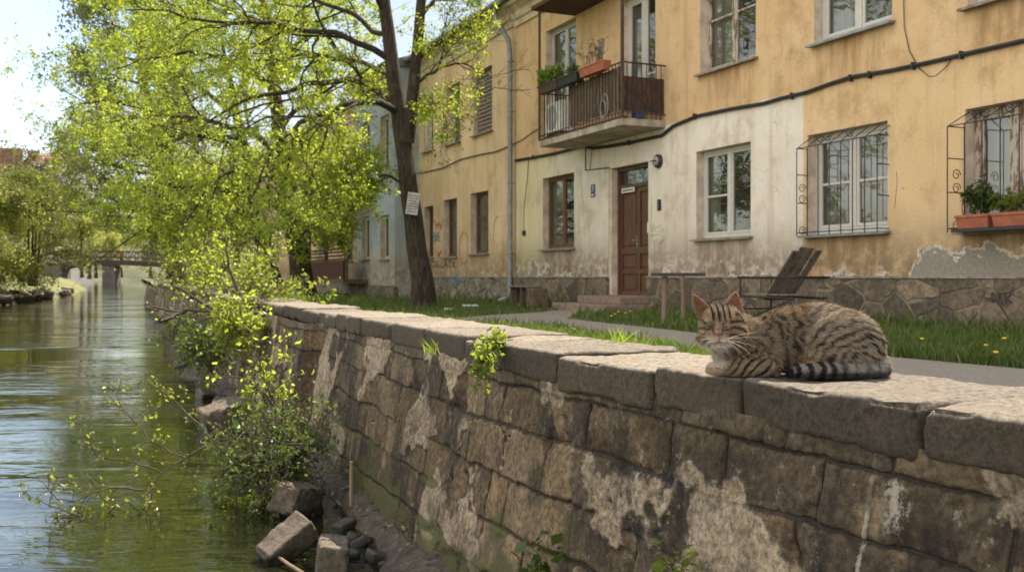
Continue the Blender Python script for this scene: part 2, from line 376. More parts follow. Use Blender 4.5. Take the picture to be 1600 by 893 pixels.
chip = sst(.62, .72, fbm(Q, 7, 4, 43)) * sst(.07, .0, dj)
disp = (br - .5) * .012 * (1 - patch) + rough * .010 + bulge * .010 - joint * .010 - chip * .016 + patch * .006
crk = S * 0
step = sst(.0, .03, S - np.interp(6.9, ys, s_)); disp = disp + step * .12                    # the far stretch stands forward
batter = .02 - (Z - ZT) * .17
off = -.035 + batter + disp
VX = wx[:, None] + wnn[:, 0][:, None] * off; VY = ys[:, None] + wnn[:, 1][:, None] * off
pal = np.array([(.15, .108, .070), (.21, .155, .10), (.29, .22, .14), (.40, .32, .215), (.48, .39, .265), (.20, .16, .115), (.36, .26, .15), (.16, .12, .085)])
colr = pal[(br2 * 7.99).astype(int)] * (.85 + .4 * br3)[..., None]
v1 = fbm(Q, 5, 5, 61, .6); colr = colr * (.62 + .76 * v1)[..., None]
strk = fbm(Q * [1, .14, 1], 11, 4, 62); dark = sst(.48, .66, strk) * sst(.2, .6, fbm(Q, 1.1, 3, 63))
colr *= (1 - .52 * dark)[..., None]
big = sst(.46, .60, fbm(Q * [1, .7, 1], 1.5, 4, 64)); colr *= (1 - .45 * big)[..., None]
def lerp(a, b, f): return a + (np.asarray(b) - a) * f[..., None]
colr *= np.array([.43, .39, .34])
colr = lerp(colr, (.22, .155, .08), sst(.55, .72, fbm(Q, 4, 4, 65)) * .35)
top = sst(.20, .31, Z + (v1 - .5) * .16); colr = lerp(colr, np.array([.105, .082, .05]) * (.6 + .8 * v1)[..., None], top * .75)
lime = np.exp(-(((S - np.interp(1.985, ys, s_)) / .007 + (fbm(Q, 6, 3, 81) - .5) * 2.2) ** 2)) * sst(-.45, .0, Z) + np.exp(-(((S - np.interp(1.93, ys, s_)) / .05) ** 2 + ((Z - .21) / .06) ** 2)) * .8 + .42 * sst(.64, .72, fbm(Q * [1, .10, 1], 14, 3, 67)) * sst(.56, .66, fbm(Q * [1, .5, 1], 1.7, 3, 68)) * sst(-.55, .1, Z) * sst(.30, .26, Z)
moss = np.clip(sst(.45, .62, fbm(Q, 2.5, 4, 70)) * sst(.03, .0, dj) * .8 * sst(.22, -.15, Z) + sst(-.10, -.5, Z + (v1 - .5) * .5) * sst(.40, .6, fbm(Q, 3, 5, 71)), 0, 1)
praw = fbm(Q * [1, 1.2, 1], 2.6, 5, 31) + .10 * sst(.5, 1.8, S * 0 + 1.6 - np.abs(S + .1))
wet = sst(WATER + .16, WATER + .02, Z + (v1 - .5) * .1); colr *= (1 - .55 * wet)[..., None]
V = np.stack([VX, VY, np.broadcast_to(Z, VX.shape)], -1).reshape(-1, 3)
ny_ = len(ys); I = np.arange(ny_ * nz_).reshape(ny_, nz_)
Fq = np.stack([I[:-1, :-1], I[1:, :-1], I[1:, 1:], I[:-1, 1:]], -1).reshape(-1, 4)
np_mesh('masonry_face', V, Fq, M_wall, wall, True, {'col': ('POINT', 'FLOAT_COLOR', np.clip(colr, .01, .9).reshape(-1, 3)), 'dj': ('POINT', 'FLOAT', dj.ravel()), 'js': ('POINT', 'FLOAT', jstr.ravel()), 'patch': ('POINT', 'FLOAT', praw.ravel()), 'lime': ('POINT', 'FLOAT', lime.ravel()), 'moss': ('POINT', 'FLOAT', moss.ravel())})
# back of the wall
mb = MB(); yb = np.concatenate([np.arange(-2.5, 20, 1.), np.arange(20, 76, 4.)])
for a, b in zip(yb[:-1], yb[1:]):
    p, q = wallpt(a, .40), wallpt(b, .40); mb.quad(p - Vector((0, 0, .1)), q - Vector((0, 0, .1)), q + Vector((0, 0, .33)), p + Vector((0, 0, .33)))
    p2, q2 = wallpt(a, .06), wallpt(b, .06); u = Vector((0, 0, .324)); mb.quad(p2 + u, q2 + u, q + u, p + u)
mb.build('core', M_cop, wall)

def rough_block(L, Wd, H, res, seed, r=.018, amp=.010, chips=1.0):
    n = [max(2, int(round(d / res))) for d in (L, Wd, H)]; idx = {}; V = []; Fs = []
    def vid(i, j, k):
        key = (i, j, k)
        if key not in idx: idx[key] = len(V); V.append((i / n[0] - .5, j / n[1] - .5, k / n[2] - .5))
        return idx[key]
    for i in range(n[0]):
        for j in range(n[1]):
            Fs.append((vid(i, j, n[2]), vid(i + 1, j, n[2]), vid(i + 1, j + 1, n[2]), vid(i, j + 1, n[2]))); Fs.append((vid(i, j, 0), vid(i, j + 1, 0), vid(i + 1, j + 1, 0), vid(i + 1, j, 0)))
    for i in range(n[0]):
        for k in range(n[2]):
            Fs.append((vid(i, 0, k), vid(i + 1, 0, k), vid(i + 1, 0, k + 1), vid(i, 0, k + 1))); Fs.append((vid(i, n[1], k), vid(i, n[1], k + 1), vid(i + 1, n[1], k + 1), vid(i + 1, n[1], k)))
    for j in range(n[1]):
        for k in range(n[2]):
            Fs.append((vid(0, j, k), vid(0, j, k + 1), vid(0, j + 1, k + 1), vid(0, j + 1, k))); Fs.append((vid(n[0], j, k), vid(n[0], j + 1, k), vid(n[0], j + 1, k + 1), vid(n[0], j, k + 1)))
    p = np.array(V) * [L, Wd, H]; hd = np.array([L, Wd, H]) / 2; inner = np.clip(p, -hd + r, hd - r); d = p - inner
    ln = np.linalg.norm(d, axis=1, keepdims=True); d = d / np.maximum(ln, 1e-6); edge = (np.abs(d).max(1) < .97)
    q = inner + d * r; o = np.array([seed * 3.7, seed * 1.3, seed * .7])
    disp = (fbm(q + o, 9, 3, seed) - .5) * amp * 1.6 + (fbm(q + o, 40, 3, seed + 5) - .5) * amp * .9
    ch = sst(.55, .70, fbm(q + o, 7, 3, seed + 9)) * chips
    disp -= ch * np.where(edge, .022, .004)
    return q + d * disp[:, None], np.array(Fs)
joints = [-1.6, -.9, -.2, .5, 1.2, 1.875, 2.365, 2.69, 3.17, 3.72, 3.98, 4.52, 5.1, 5.7, 6.4, 7.05, 7.8, 8.7, 9.5, 10.4, 11.3, 12.3, 13.3, 14.5, 15.6, 16.8, 18.1, 19.5, 21, 22.6, 24.3, 26, 28, 30, 32, 34]
rng = random.Random(3)
for k, (a, b) in enumerate(zip(joints[:-1], joints[1:])):
    m = (a + b) / 2; x0, tt, nn = wframe(m); pa, pb = wallpt(a, 0), wallpt(b, 0); L = (pb - pa).length; res = .011 if 1 < m < 4 else (.02 if m < 9 and m > 0 else .05)
    Wd = .46 + rng.uniform(-.015, .02); H = .106 + rng.uniform(-.004, .006)
    q, fs = rough_block(L - .013, Wd, H, res, 100 + k, .014, .010, .35 if 2.3 < m < 2.6 else 1.0)
    dz = rng.uniform(-.004, .002) if m < 2.9 else rng.uniform(-.016, .008); jit = rng.uniform(-.008, .008); yaw = rng.uniform(-.014, .014)
    tl = Vector((pb - pa).normalized()); inn = Vector((tl.y, -tl.x, 0))
    if yaw: q = q + np.stack([-q[:, 1] * yaw, q[:, 0] * yaw, q[:, 0] * 0], 1)
    ctr = (pa + pb) / 2 + inn * (Wd / 2 + jit) + Vector((0, 0, WTOP - H / 2 + dz))
    Vw = np.array(ctr)[None] + q[:, :1] * np.array(tl)[None] + q[:, 1:2] * np.array(inn)[None] + q[:, 2:3] * np.array([[0, 0, 1.]])
    if k == 9: Vw[:, 2] -= sst(.0, .13, -(q[:, 1])) * .012
    fs = fs[:, ::-1] if tl.cross(inn).z < 0 else fs
    np_mesh('coping_stone', Vw, fs, M_cop, wall, True)
# ------------------------------------------------------------------ house materials
def plaster(name, mode, stains=()):
    t = T(name); x, y, z = t.xyz(); n1 = t.noise(.9, 6, .6); n2 = t.noise(5, 6, .65); n3 = t.noise(30, 4, .6)
    strk = t.noise(1.0, 5, .6, t.scl((4.5, 1, .35))); zz = t.math('ADD', z, t.math('MULTIPLY', t.math('SUBTRACT', n2, .5), .9))
    if mode == 'A':
        ye = t.mix(t.rng(n1, .35, .68), (.64, .43, .235), (.70, .495, .285)); ye = t.mix(t.rng(t.noise(2.4, 6, .7, t.scl((1, 1, 1), loc=(4, 1, 2))), .5, .72, 0, .65), ye, (.46, .29, .135))
        cr = t.mix(t.rng(n1, .35, .65), (.69, .615, .52), (.79, .725, .635))
        cr = t.mix(t.rng(x, -2.5, -4.5), cr, (.70, .62, .40))
        nb = t.math('MULTIPLY', t.math('SUBTRACT', n2, .5), .05)
        mx = t.math('LESS_THAN', t.math('ADD', x, nb), XDIV); mz = t.math('LESS_THAN', t.math('ADD', z, nb), 3.37)
        lo = t.math('LESS_THAN', z, 3.33)
        ye = t.mix(lo, ye, t.mix(t.rng(n1, .3, .7), (.68, .47, .255), (.74, .535, .31)))
        base = t.mix(t.math('MULTIPLY', mx, mz), ye, cr)
        dirt, flk, white = (.20, .14, .085), (.30, .265, .225), (.66, .60, .51)
    elif mode == 'B':
        base = t.mix(t.rng(n1, .35, .68), (.63, .455, .27), (.73, .56, .36)); dirt, flk, white = (.24, .165, .095), (.36, .31, .25), (.6, .53, .43)
    elif mode == 'C':
        base = t.mix(t.rng(n1, .35, .65), (.30, .38, .44), (.40, .47, .50)); base = t.mix(t.rng(zz, 2.2, .9), base, (.55, .55, .50)); dirt, flk, white = (.24, .20, .15), (.40, .36, .30), (.6, .57, .5)
    else:
        base = t.mix(t.rng(n1, .35, .65), (.58, .42, .20), (.66, .50, .28)); dirt, flk, white = (.2, .14, .09), (.36, .3, .24), (.6, .53, .43)
    c = t.mix(t.rng(n3, .3, .75, 0, .28), base, t.mix(1.0, base, (.6, .55, .48), 'MULTIPLY'))
    c = t.mix(t.rng(strk, .50, .72, 0, .42), c, t.mix(1.0, c, (.52, .44, .36), 'MULTIPLY'))          # rain streaks
    c = t.mix(t.math('MULTIPLY', t.rng(zz, 1.75, .75), t.rng(n2, .35, .6, .35, .9)), c, dirt)           # damp at the foot
    gr = t.noise(1.7, 7, .68, t.scl((1, 1, .8), loc=(5, 5, 5))); c = t.mix(t.rng(gr, .50, .68, 0, .55), c, t.mix(1.0, c, (.60, .52, .42), 'MULTIPLY'))
    c = t.mix(t.rng(t.noise(6, 7, .75, t.scl((1, 1, .7), loc=(8, 1, 3))), .60, .72, 0, .5), c, t.mix(1.0, c, (.5, .43, .36), 'MULTIPLY'))
    for (wa, wb, wc) in stains:     # run-off below the sills
        mx_ = t.rng(t.math('ABSOLUTE', t.math('SUBTRACT', x, (wa + wb) / 2)), (wb - wa) / 2 + .10, (wb - wa) / 2 - .18)
        mz_ = t.math('MULTIPLY', t.rng(z, wc - 1.0, wc - .05), t.math('LESS_THAN', z, wc)); c = t.mix(t.math('MULTIPLY', t.math('MULTIPLY', mx_, mz_), t.rng(t.noise(1.0, 6, .65, t.scl((5, 1, .6), loc=(wa, 0, 3))), .38, .62, .05, .75)), c, t.mix(1.0, c, (.52, .42, .33), 'MULTIPLY'))
    vein = t.math('ABSOLUTE', t.math('SUBTRACT', t.noise(1.1, 3, .5, t.scl((1, 1, 1), loc=(9, 2, 5))), .5))
    crk = t.math('MULTIPLY', t.rng(vein, 0, .0045, 1, 0), t.rng(t.noise(.8, 2, .5, t.scl((1, 1, 1), loc=(3, 0, 8))), .50, .6))
    c = t.mix(t.math('MULTIPLY', crk, .25), c, (.10, .07, .05))
    fl = t.math('ADD', t.noise(2.0, 6, .62, t.scl((1, 1, 1.3), loc=(1, 0, 6))), t.rng(z, .6, 1.4, .075, -.16))
    if mode == 'A':   # the large patch under the right barred window and by the downpipe
        gx = t.math('ADD', t.math('POWER', t.math('DIVIDE', t.math('SUBTRACT', x, 8.0), 1.25), 2.0), t.math('POWER', t.math('DIVIDE', t.math('SUBTRACT', z, .80), .30), 2.0))
        fl = t.math('ADD', fl, t.rng(gx, 1.4, .2, 0, .19))
        gx = t.math('ADD', t.math('POWER', t.math('DIVIDE', t.math('SUBTRACT', x, -4.2), .7), 2.0), t.math('POWER', t.math('DIVIDE', t.math('SUBTRACT', z, .85), .35), 2.0))
        fl = t.math('ADD', fl, t.rng(gx, 1.4, .2, 0, .10))
    c = t.mix(t.rng(fl, .604, .612), c, t.mix(t.rng(n2, .35, .65), t.mix(1.0, white, (.72, .68, .62), 'MULTIPLY'), white)); c = t.mix(t.rng(t.math('ADD', fl, t.math('MULTIPLY', t.math('SUBTRACT', n2, .5), .10)), .652, .660), c, t.mix(t.rng(n3, .3, .7), t.mix(1.0, flk, (.7, .68, .65), 'MULTIPLY'), flk))
    sp = t.vor(2.3, vec=t.scl((1, 1, 1), loc=(3, 1, 2))); c = t.mix(t.math('MULTIPLY', t.rng(sp, .03, .045, 1, 0), t.rng(n2, .5, .55)), c, (.12, .09, .07))
    h = t.math('ADD', t.math('MULTIPLY', n3, .25), t.math('ADD', t.math('MULTIPLY', n2, .6), t.math('MULTIPLY', t.rng(fl, .612, .65), -.9)))
    return t.done(t.bsdf(c, .93, t.bump(h, .5, .03)))
def rubble(name, sc, ca, cb, mort, mw, lift):
    t = T(name); vec = t.scl((1, .3, 1.25)); wob = t.mix(.06, vec, t.noise(3, 4, .6, vec, 0, True))
    e = t.vor(sc, 'DISTANCE_TO_EDGE', wob); cc = t.vor(sc, 'F1', wob, 'Color'); n = t.noise(14, 6, .65); r = t.xyz(cc)[0]
    st = t.mix(r, ca, cb); st = t.mix(t.rng(n, .35, .7), t.mix(1.0, st, (.6, .57, .52), 'MULTIPLY'), t.mix(1.0, st, (1.3, 1.25, 1.2), 'MULTIPLY'))
    k = t.rng(t.math('ADD', e, t.math('MULTIPLY', t.math('SUBTRACT', n, .5), .05)), mw * .5, mw * 1.3); c = t.mix(k, t.mix(t.rng(t.noise(1.9, 3), .42, .56), tuple(q * .32 for q in mort), mort), st)
    c = t.mix(t.rng(t.noise(1.3, 5, .6), .5, .72, 0, .65), c, (.09, .075, .055))
    h = t.math('ADD', t.math('MULTIPLY', k, lift), t.math('MULTIPLY', n, .5))
    return t.done(t.bsdf(c, .92, t.bump(h, .7, .04)))
M_plinA = rubble('fieldstone_plinth', 2.4, (.095, .078, .06), (.25, .195, .14), (.23, .185, .13), .035, .5)
M_plinB = rubble('crazy_stone_plinth', 2.1, (.20, .185, .155), (.33, .30, .25), (.14, .115, .085), .03, -.5)
M_plinC = rubble('old_stone_plinth', 2.5, (.14, .12, .095), (.28, .24, .19), (.25, .21, .165), .05, -.6)
def paint(name, col, chip, amt=.5, ro=.55):
    t = T(name); n = t.noise(6, 6, .7, t.scl((3, 3, .8))); n2 = t.noise(25, 4)
    c = t.mix(t.rng(n, .66 - amt * .3, .70 - amt * .28), tuple(k * .93 for k in col), chip); c = t.mix(t.rng(n2, .3, .7, 0, .3), c, t.mix(1.0, c, (.6, .58, .55), 'MULTIPLY'))
    return t.done(t.bsdf(c, ro, t.bump(n, .25, .004)))
M_white = paint('white_window_paint', (.60, .575, .52), (.42, .36, .28), .15)
M_peel = paint('peeling_window_paint', (.52, .45, .38), (.19, .125, .08), .55, .8)
M_brownw = paint('brown_window_wood', (.17, .075, .028), (.075, .036, .017), .3)
M_door = paint('brown_door_wood', (.12, .052, .026), (.035, .017, .010), .35, .42)
M_greyw = paint('grey_weathered_wood', (.26, .205, .165), (.13, .10, .08), .5, .85)
M_pole = paint('bare_post_wood', (.24, .165, .105), (.14, .095, .06), .4, .85)
M_slat = paint('balcony_boards', (.17, .115, .075), (.085, .055, .036), .5, .85)
M_rust = paint('rusty_sheet', (.105, .042, .024), (.04, .024, .017), .6, .75)
M_iron = simple('dark_iron', (.030, .022, .018), .6, .4, 20)
M_zinc = simple('zinc_sheet', (.24, .25, .255), .5, .2, 6, Metallic=.35)
M_sill = simple('sill_concrete', (.24, .205, .17), .9, .35, 9)
M_reveal = simple('window_reveal_plaster', (.55, .45, .355), .92, .2, 5)
M_conc = simple('balcony_concrete', (.36, .31, .24), .92, .3, 5)
M_cable = simple('black_cable', (.028, .026, .022), .6, .3, 9)
M_terra = simple('terracotta', (.33, .105, .055), .75, .2, 10)
M_blackpl = simple('black_plastic', (.018, .018, .02), .5, .2, 10)
M_brownpl = simple('brown_plastic', (.07, .03, .025), .6, .2, 10)
M_cornice = simple('cornice_plaster', (.52, .44, .30), .9, .25, 3)
M_roof = simple('sheet_roof', (.11, .10, .095), .6, .25, 3)
M_steps = simple('brown_step_stone', (.23, .165, .125), .9, .25, 12)
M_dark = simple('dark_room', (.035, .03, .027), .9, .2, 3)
t = T('window_glass'); nb = t.bump(t.noise(1.6, 2), .10, .03)
fr = t.node('ShaderNodeFresnel', IOR=1.5)
M_glass = t.done(t.mixs(.07, t.mixs(t.math('ADD', t.math('MULTIPLY', fr, 1.0), .09, cl=True), t.node('ShaderNodeBsdfTransparent', Color=(.82, .85, .82)), t.node('ShaderNodeBsdfGlossy', Color=(.85, .88, .86), Roughness=.015, Normal=nb)), t.node('ShaderNodeBsdfDiffuse', Color=t.mix(t.noise(4, 5), (.16, .15, .13), (.42, .40, .36)))))
t = T('grey_curtain'); x = t.xyz()[0]
M_curt = t.done(t.bsdf(t.mix(t.noise(1.0, 3, .5, t.scl((30, 1, .6))), (.20, .19, .165), (.42, .40, .36)), .9))

# ------------------------------------------------------------------ houses
def facade_wall(mb, x0, x1, z0, z1, ops, y=0.0, depth=.18):
    xs = sorted({x0, x1, *[v for o in ops for v in o[:2]]}); zs = sorted({z0, z1, *[v for o in ops for v in o[2:4]]})
    xs = [v for v in xs if x0 <= v <= x1]; zs = [v for v in zs if z0 <= v <= z1]
    for a, b in zip(xs[:-1], xs[1:]):
        for c, d in zip(zs[:-1], zs[1:]):
            mx, mz = (a + b) / 2, (c + d) / 2
            if not any(o[0] < mx < o[1] and o[2] < mz < o[3] for o in ops): mb.quad((a, y, c), (b, y, c), (b, y, d), (a, y, d))
def reveals(mb, ops, y=0.0, depth=.18):
    for a, b, c, d in ops:
        mb.quad((a, y, c), (a, y + depth, c), (a, y + depth, d), (a, y, d)); mb.quad((b, y, c), (b, y, d), (b, y + depth, d), (b, y + depth, c))
        mb.quad((a, y, d), (a, y + depth, d), (b, y + depth, d), (b, y, d)); mb.quad((a, y, c), (b, y, c), (b, y + depth, c), (a, y + depth, c))
def opening(pxa, pxb, ya, yb, off=0.0):
    a = FL(pxa, (ya + yb) / 2, off); b = FL(pxb, (ya + yb) / 2, off); m = (pxa + pxb) / 2
    return (a.x, b.x, FL(m, yb, off).z, FL(m, ya, off).z)
def window(house, op, m, y=0.0, depth=.15, mull=(.5,), trans=(), fw_=.055, sill=None, curtain=((0, 1),), name='window', label=None, sill_m=None, double=None):
    a, b, c, d = op; yb = y + depth; mb = MB(); e = .002
    mb.box(a + e, a + fw_, yb, yb + .06, c + e, d - e); mb.box(b - fw_, b - e, yb, yb + .06, c + e, d - e)
    mb.box(a + fw_, b - fw_, yb, yb + .06, d - fw_, d - e); mb.box(a + fw_, b - fw_, yb, yb + .06, c + e, c + fw_ * 1.2)
    xs = [a + fw_] + [a + (b - a) * q for q in mull] + [b - fw_]
    for q in xs[1:-1]: mb.box(q - fw_ * .62, q + fw_ * .62, yb - .006, yb + .055, c + fw_ * 1.2, d - fw_)
    for i in range(len(xs) - 1):
        l = xs[i] + (fw_ * .62 if i else 0); r = xs[i + 1] - (fw_ * .62 if i < len(xs) - 2 else 0); s = fw_ * .62   # casement
        mb.box(l + .003, l + s, yb + .004, yb + .048, c + fw_ * 1.25, d - fw_ * 1.05); mb.box(r - s, r - .003, yb + .004, yb + .048, c + fw_ * 1.25, d - fw_ * 1.05)
        mb.box(l + s, r - s, yb + .004, yb + .048, c + fw_ * 1.25, c + fw_ * 1.25 + s); mb.box(l + s, r - s, yb + .004, yb + .048, d - fw_ * 1.05 - s, d - fw_ * 1.05)
        for tq in trans:
            zt = c + (d - c) * (tq[i] if isinstance(tq, tuple) else tq)
            if zt > c: mb.box(l + s, r - s, yb + .006, yb + .046, zt - .018, zt + .018)
    wo = mb.build(name, m, house, .004)
    if label: wo['label'] = label
    mb = MB(); reveals(mb, [op], y, depth + .03); mb.build('reveal', M_reveal, wo)
    mb = MB(); mb.quad((a + fw_ * .5, yb + .03, c + fw_), (b - fw_ * .5, yb + .03, c + fw_), (b - fw_ * .5, yb + .03, d - fw_ * .5), (a + fw_ * .5, yb + .03, d - fw_ * .5)); mb.build('pane', M_glass, wo)
    if curtain:
        for u0, u1 in curtain:
            mb = MB(); n = max(6, int((u1 - u0) * (b - a) / .035))
            for i in range(n):
                q0, q1 = a + (b - a) * (u0 + (u1 - u0) * i / n), a + (b - a) * (u0 + (u1 - u0) * (i + 1) / n); y0, y1 = (yb + .12 + .025 * math.sin(k * 1.9 + .6 * math.sin(k * .7)) for k in (i, i + 1))
                mb.quad((q0, y0, c), (q1, y1, c), (q1, y1, d), (q0, y0, d))
            mb.build('curtain', M_curt, wo)
    if sill is not None:
        mb = MB(); mb.add([(a - .06, y - sill, c - .045), (b + .06, y - sill, c - .045), (b + .06, y + .002, c - .03), (a - .06, y + .002, c - .03), (a - .06, y - sill, c - .008), (b + .06, y - sill, c - .008), (b + .06, y + .002, c + .004), (a - .06, y + .002, c + .004)],
                          [(0, 3, 2, 1), (4, 5, 6, 7), (0, 1, 5, 4), (1, 2, 6, 5), (2, 3, 7, 6), (3, 0, 4, 7)]); mb.box(a + .004, b - .004, y + .004, yb - .002, c - .02, c + .008)
        mb.build('sill', sill_m or M_sill, wo, .004)
    return wo
def house(name, label, x0, x1, H, ops, mat_w, mat_p, y=0.0, plinth=.62, depth=8.0, cornice=True, gap=None, roof_h=1.9, rev=None):
    h = thing(name, label, 'house', FO, FROT)
    mb = MB(); facade_wall(mb, x0, x1, plinth, H, ops, y)
    mb.quad((x0, y, 0), (x0, y, H), (x0, y + depth, H), (x0, y + depth, 0)); mb.quad((x1, y, 0), (x1, y + depth, 0), (x1, y + depth, H), (x1, y, H)); mb.quad((x0, y + depth, 0), (x0, y + depth, H), (x1, y + depth, H), (x1, y + depth, 0))
    mb.build('wall', mat_w, h)
    mb = MB(); xs = [x0]
    for g in (gap or []): xs += list(g)
    xs.append(x1)
    for a, b in zip(xs[::2], xs[1::2]): mb.box(a, b, y - .045, y + .10, -.2, plinth + .004)
    mb.build('plinth', mat_p, h)
    mb = MB()
    for a, b in zip(xs[::2], xs[1::2]): mb.box(a, b, y - .062, y + .02, plinth + .005, plinth + .035)
    mb.build('plinth_ledge', M_sill, h, .006)
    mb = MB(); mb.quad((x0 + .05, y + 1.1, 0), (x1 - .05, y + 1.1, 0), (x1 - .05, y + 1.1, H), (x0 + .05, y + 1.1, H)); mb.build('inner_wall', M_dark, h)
    if cornice:
        mb = MB(); prof = [(0, H - .55), (-.05, H - .55), (-.05, H - .42), (-.10, H - .38), (-.10, H - .22), (-.22, H - .12), (-.30, H - .10), (-.30, H + .0), (0, H)]
        n = len(prof); mb.add([(x, y + p, z) for x in (x0 - .004, x1 + .004) for p, z in prof], [(i, (i + 1) % n, n + (i + 1) % n, n + i) for i in range(n)] + [tuple(range(n)), tuple(range(2 * n - 1, n - 1, -1))]); mb.build('cornice', M_cornice, h)
    mb = MB(); e = .42; mb.add([(x0 - .1, y - e, H + .003), (x1 + .1, y - e, H + .003), (x1 + .1, y - e, H + .07), (x0 - .1, y - e, H + .07), (x0 - .1, y + depth / 2, H + roof_h), (x1 + .1, y + depth / 2, H + roof_h), (x0 - .1, y + depth + .3, H + .003), (x1 + .1, y + depth + .3, H + .003)],
                               [(0, 1, 2, 3), (3, 2, 5, 4), (4, 5, 7, 6), (0, 6, 7, 1), (0, 3, 4, 6), (1, 7, 5, 2)]); mb.build('roof', M_roof, h)
    return h
def px_tube(pts, off, r, n=6): return [FL(a, b, off) for a, b in pts]

# --- house A: ochre above, cream at the door
opsA = dict(bw=opening(853, 900, 38, 160), bd=opening(970, 1024, -12, 172), u2=opening(1094, 1181, -35, 103), u3=opening(1272, 1394, -75, 52), u4=opening(1512, 1640, -190, -6),
            g1=opening(848, 897, 274, 388), dr=opening(951, 1013, 258, 462), g2=opening(1088, 1173, 229, 371), g3=opening(1262, 1387, 200, 364), g4=opening(1508, 1650, 158, 358))
XDIV = FL(1255, 300).x
M_plA = plaster('ochre_and_cream_plaster', 'A', [(opsA[k_][0], opsA[k_][1], opsA[k_][2]) for k_ in ('u2', 'u3', 'u4', 'g1', 'g2', 'g3', 'g4')])
M_plB, M_plC, M_plD = (plaster(n, m) for n, m in (('beige_plaster', 'B'), ('blue_plaster', 'C'), ('yellow_plaster', 'D')))
xA0, xA1 = FL(806, 300).x, 13.5
d_ = opsA['dr']; opsA['dr'] = (d_[0], d_[1], .285, d_[3])
HA = house('apartment_house', 'two storey apartment house, ochre plaster above and cream plaster round its brown door', xA0, xA1, 7.15, list(opsA.values()), M_plA, M_plinA, gap=[(d_[0], d_[1])])
# the wall below the plinth line beside the door is cut away there
window(HA, opsA['bw'], M_white, sill=.06, curtain=((0, .5), (.5, 1)))
window(HA, opsA['bd'], M_white, name='balcony_door', fw_=.085, curtain=((0, .25),), trans=(.30,))
window(HA, opsA['u2'], M_peel, trans=((.62, .62),), sill=.10, curtain=((0, .55),), label='window with peeling frame and a crooked sill')
window(HA, opsA['u3'], M_white, fw_=.075, sill=.12, sill_m=M_zinc, curtain=((0, .42),))
window(HA, opsA['u4'], M_white, sill=.12, curtain=((0, 1),))
window(HA, opsA['g1'], M_brownw, trans=((-.1, .52),), sill=.10, curtain=((0, .45),), label='brown wooden window')
window(HA, opsA['g2'], M_white, fw_=.06, trans=((.48, -.1),), sill=.10, curtain=((.0, .20), (.78, .98)), label='white casement window with one open leaf')
window(HA, opsA['g3'], M_white, fw_=.075, trans=(.50,), sill=.14, sill_m=M_zinc, curtain=((0, .5), (.5, 1)), label='white window behind a bulging iron grille')
window(HA, opsA['g4'], M_peel, fw_=.085, trans=((-1, .75),), sill=.16, curtain=((0, .46),), label='peeling window behind a scrolled iron grille')
# door
a, b, c, d = opsA['dr']; mb = MB(); reveals(mb, [opsA['dr']], 0, .24); mb.build('door_reveal', M_reveal, HA); yb = .16; a += .10; mb = MB(); zt = c + (d - c) * .835
mb.box(a, a + .06, yb - .02, yb + .08, c, d - .002); mb.box(b - .06, b - .002, yb - .02, yb + .08, c, d - .002); mb.box(a + .06, b - .06, yb - .02, yb + .08, d - .07, d - .002); mb.box(a + .06, b - .06, yb - .02, yb + .08, zt, zt + .07)
dr = mb.build('door', M_door, HA, .005); mid = a + .06 + (b - a - .12) * .54
for l, r in ((a + .062, mid - .003), (mid + .003, b - .062)):
    mb = MB(); mb.box(l, r, yb + .045, yb + .07, c + .005, zt - .003); s = .062
    for q0, q1 in ((c + .08, c + .42), (c + .50, c + .80), (c + .92, zt - .1)):
        mb.box(l + s + .045, r - s - .045, yb + .026, yb + .0445, q0 + .05, q1 - .05)
    for q0, q1 in ((c + .005, c + .08), (c + .42, c + .50), (c + .80, c + .92), (zt - .1, zt - .003)): mb.box(l + s, r - s, yb + .0125, yb + .0445, q0, q1)
    mb.box(l, l + s - .001, yb + .012, yb + .0445, c + .005, zt - .003); mb.box(r - s + .001, r, yb + .012, yb + .0445, c + .005, zt - .003)
    mb.build('door_leaf', M_door, dr, .006)
mb = MB(); mb.box(mid - .045, mid - .015, yb - .004, yb + .0195, c + .92, c + 1.16); mb.tube([(mid - .03, yb - .006, c + 1.06), (mid - .03, yb - .05, c + 1.06), (mid - .13, yb - .055, c + 1.06)], .010, 8); mb.box(mid - .025, mid + .025, yb - .012, yb + .0195, c + .98, c + 1.01); mb.build('door_handle', M_zinc, dr, .003)
mb = MB(); mb.quad((a + .05, yb + .04, zt + .06), (b - .05, yb + .04, zt + .06), (b - .05, yb + .04, d - .06), (a + .05, yb + .04, d - .06)); mb.build('transom_pane', M_glass, dr)
mb = MB(); mb.box(d_[0], d_[0] + .098, .012, .24, .29, d - .01); mb.build('door_jamb', M_reveal, HA, .004)
# steps
mb = MB(); s0 = FL(862, 475, 1.05).x; s1 = d_[1] + .25; mb.box(s0, s1, -1.05, -.05, -.05, .14); mb.build('lower_step', M_steps, (st := thing('door_steps', 'two low brown stone steps in front of the brown house door', 'steps', FO, FROT)), .012)
mb = MB(); mb.box(s0 + .38, s1 - .12, -.68, -.05, .142, .282); mb.box(d_[0] + .004, d_[1] - .004, -.049, .30, .02, .284); mb.build('upper_step', M_steps, st, .012)
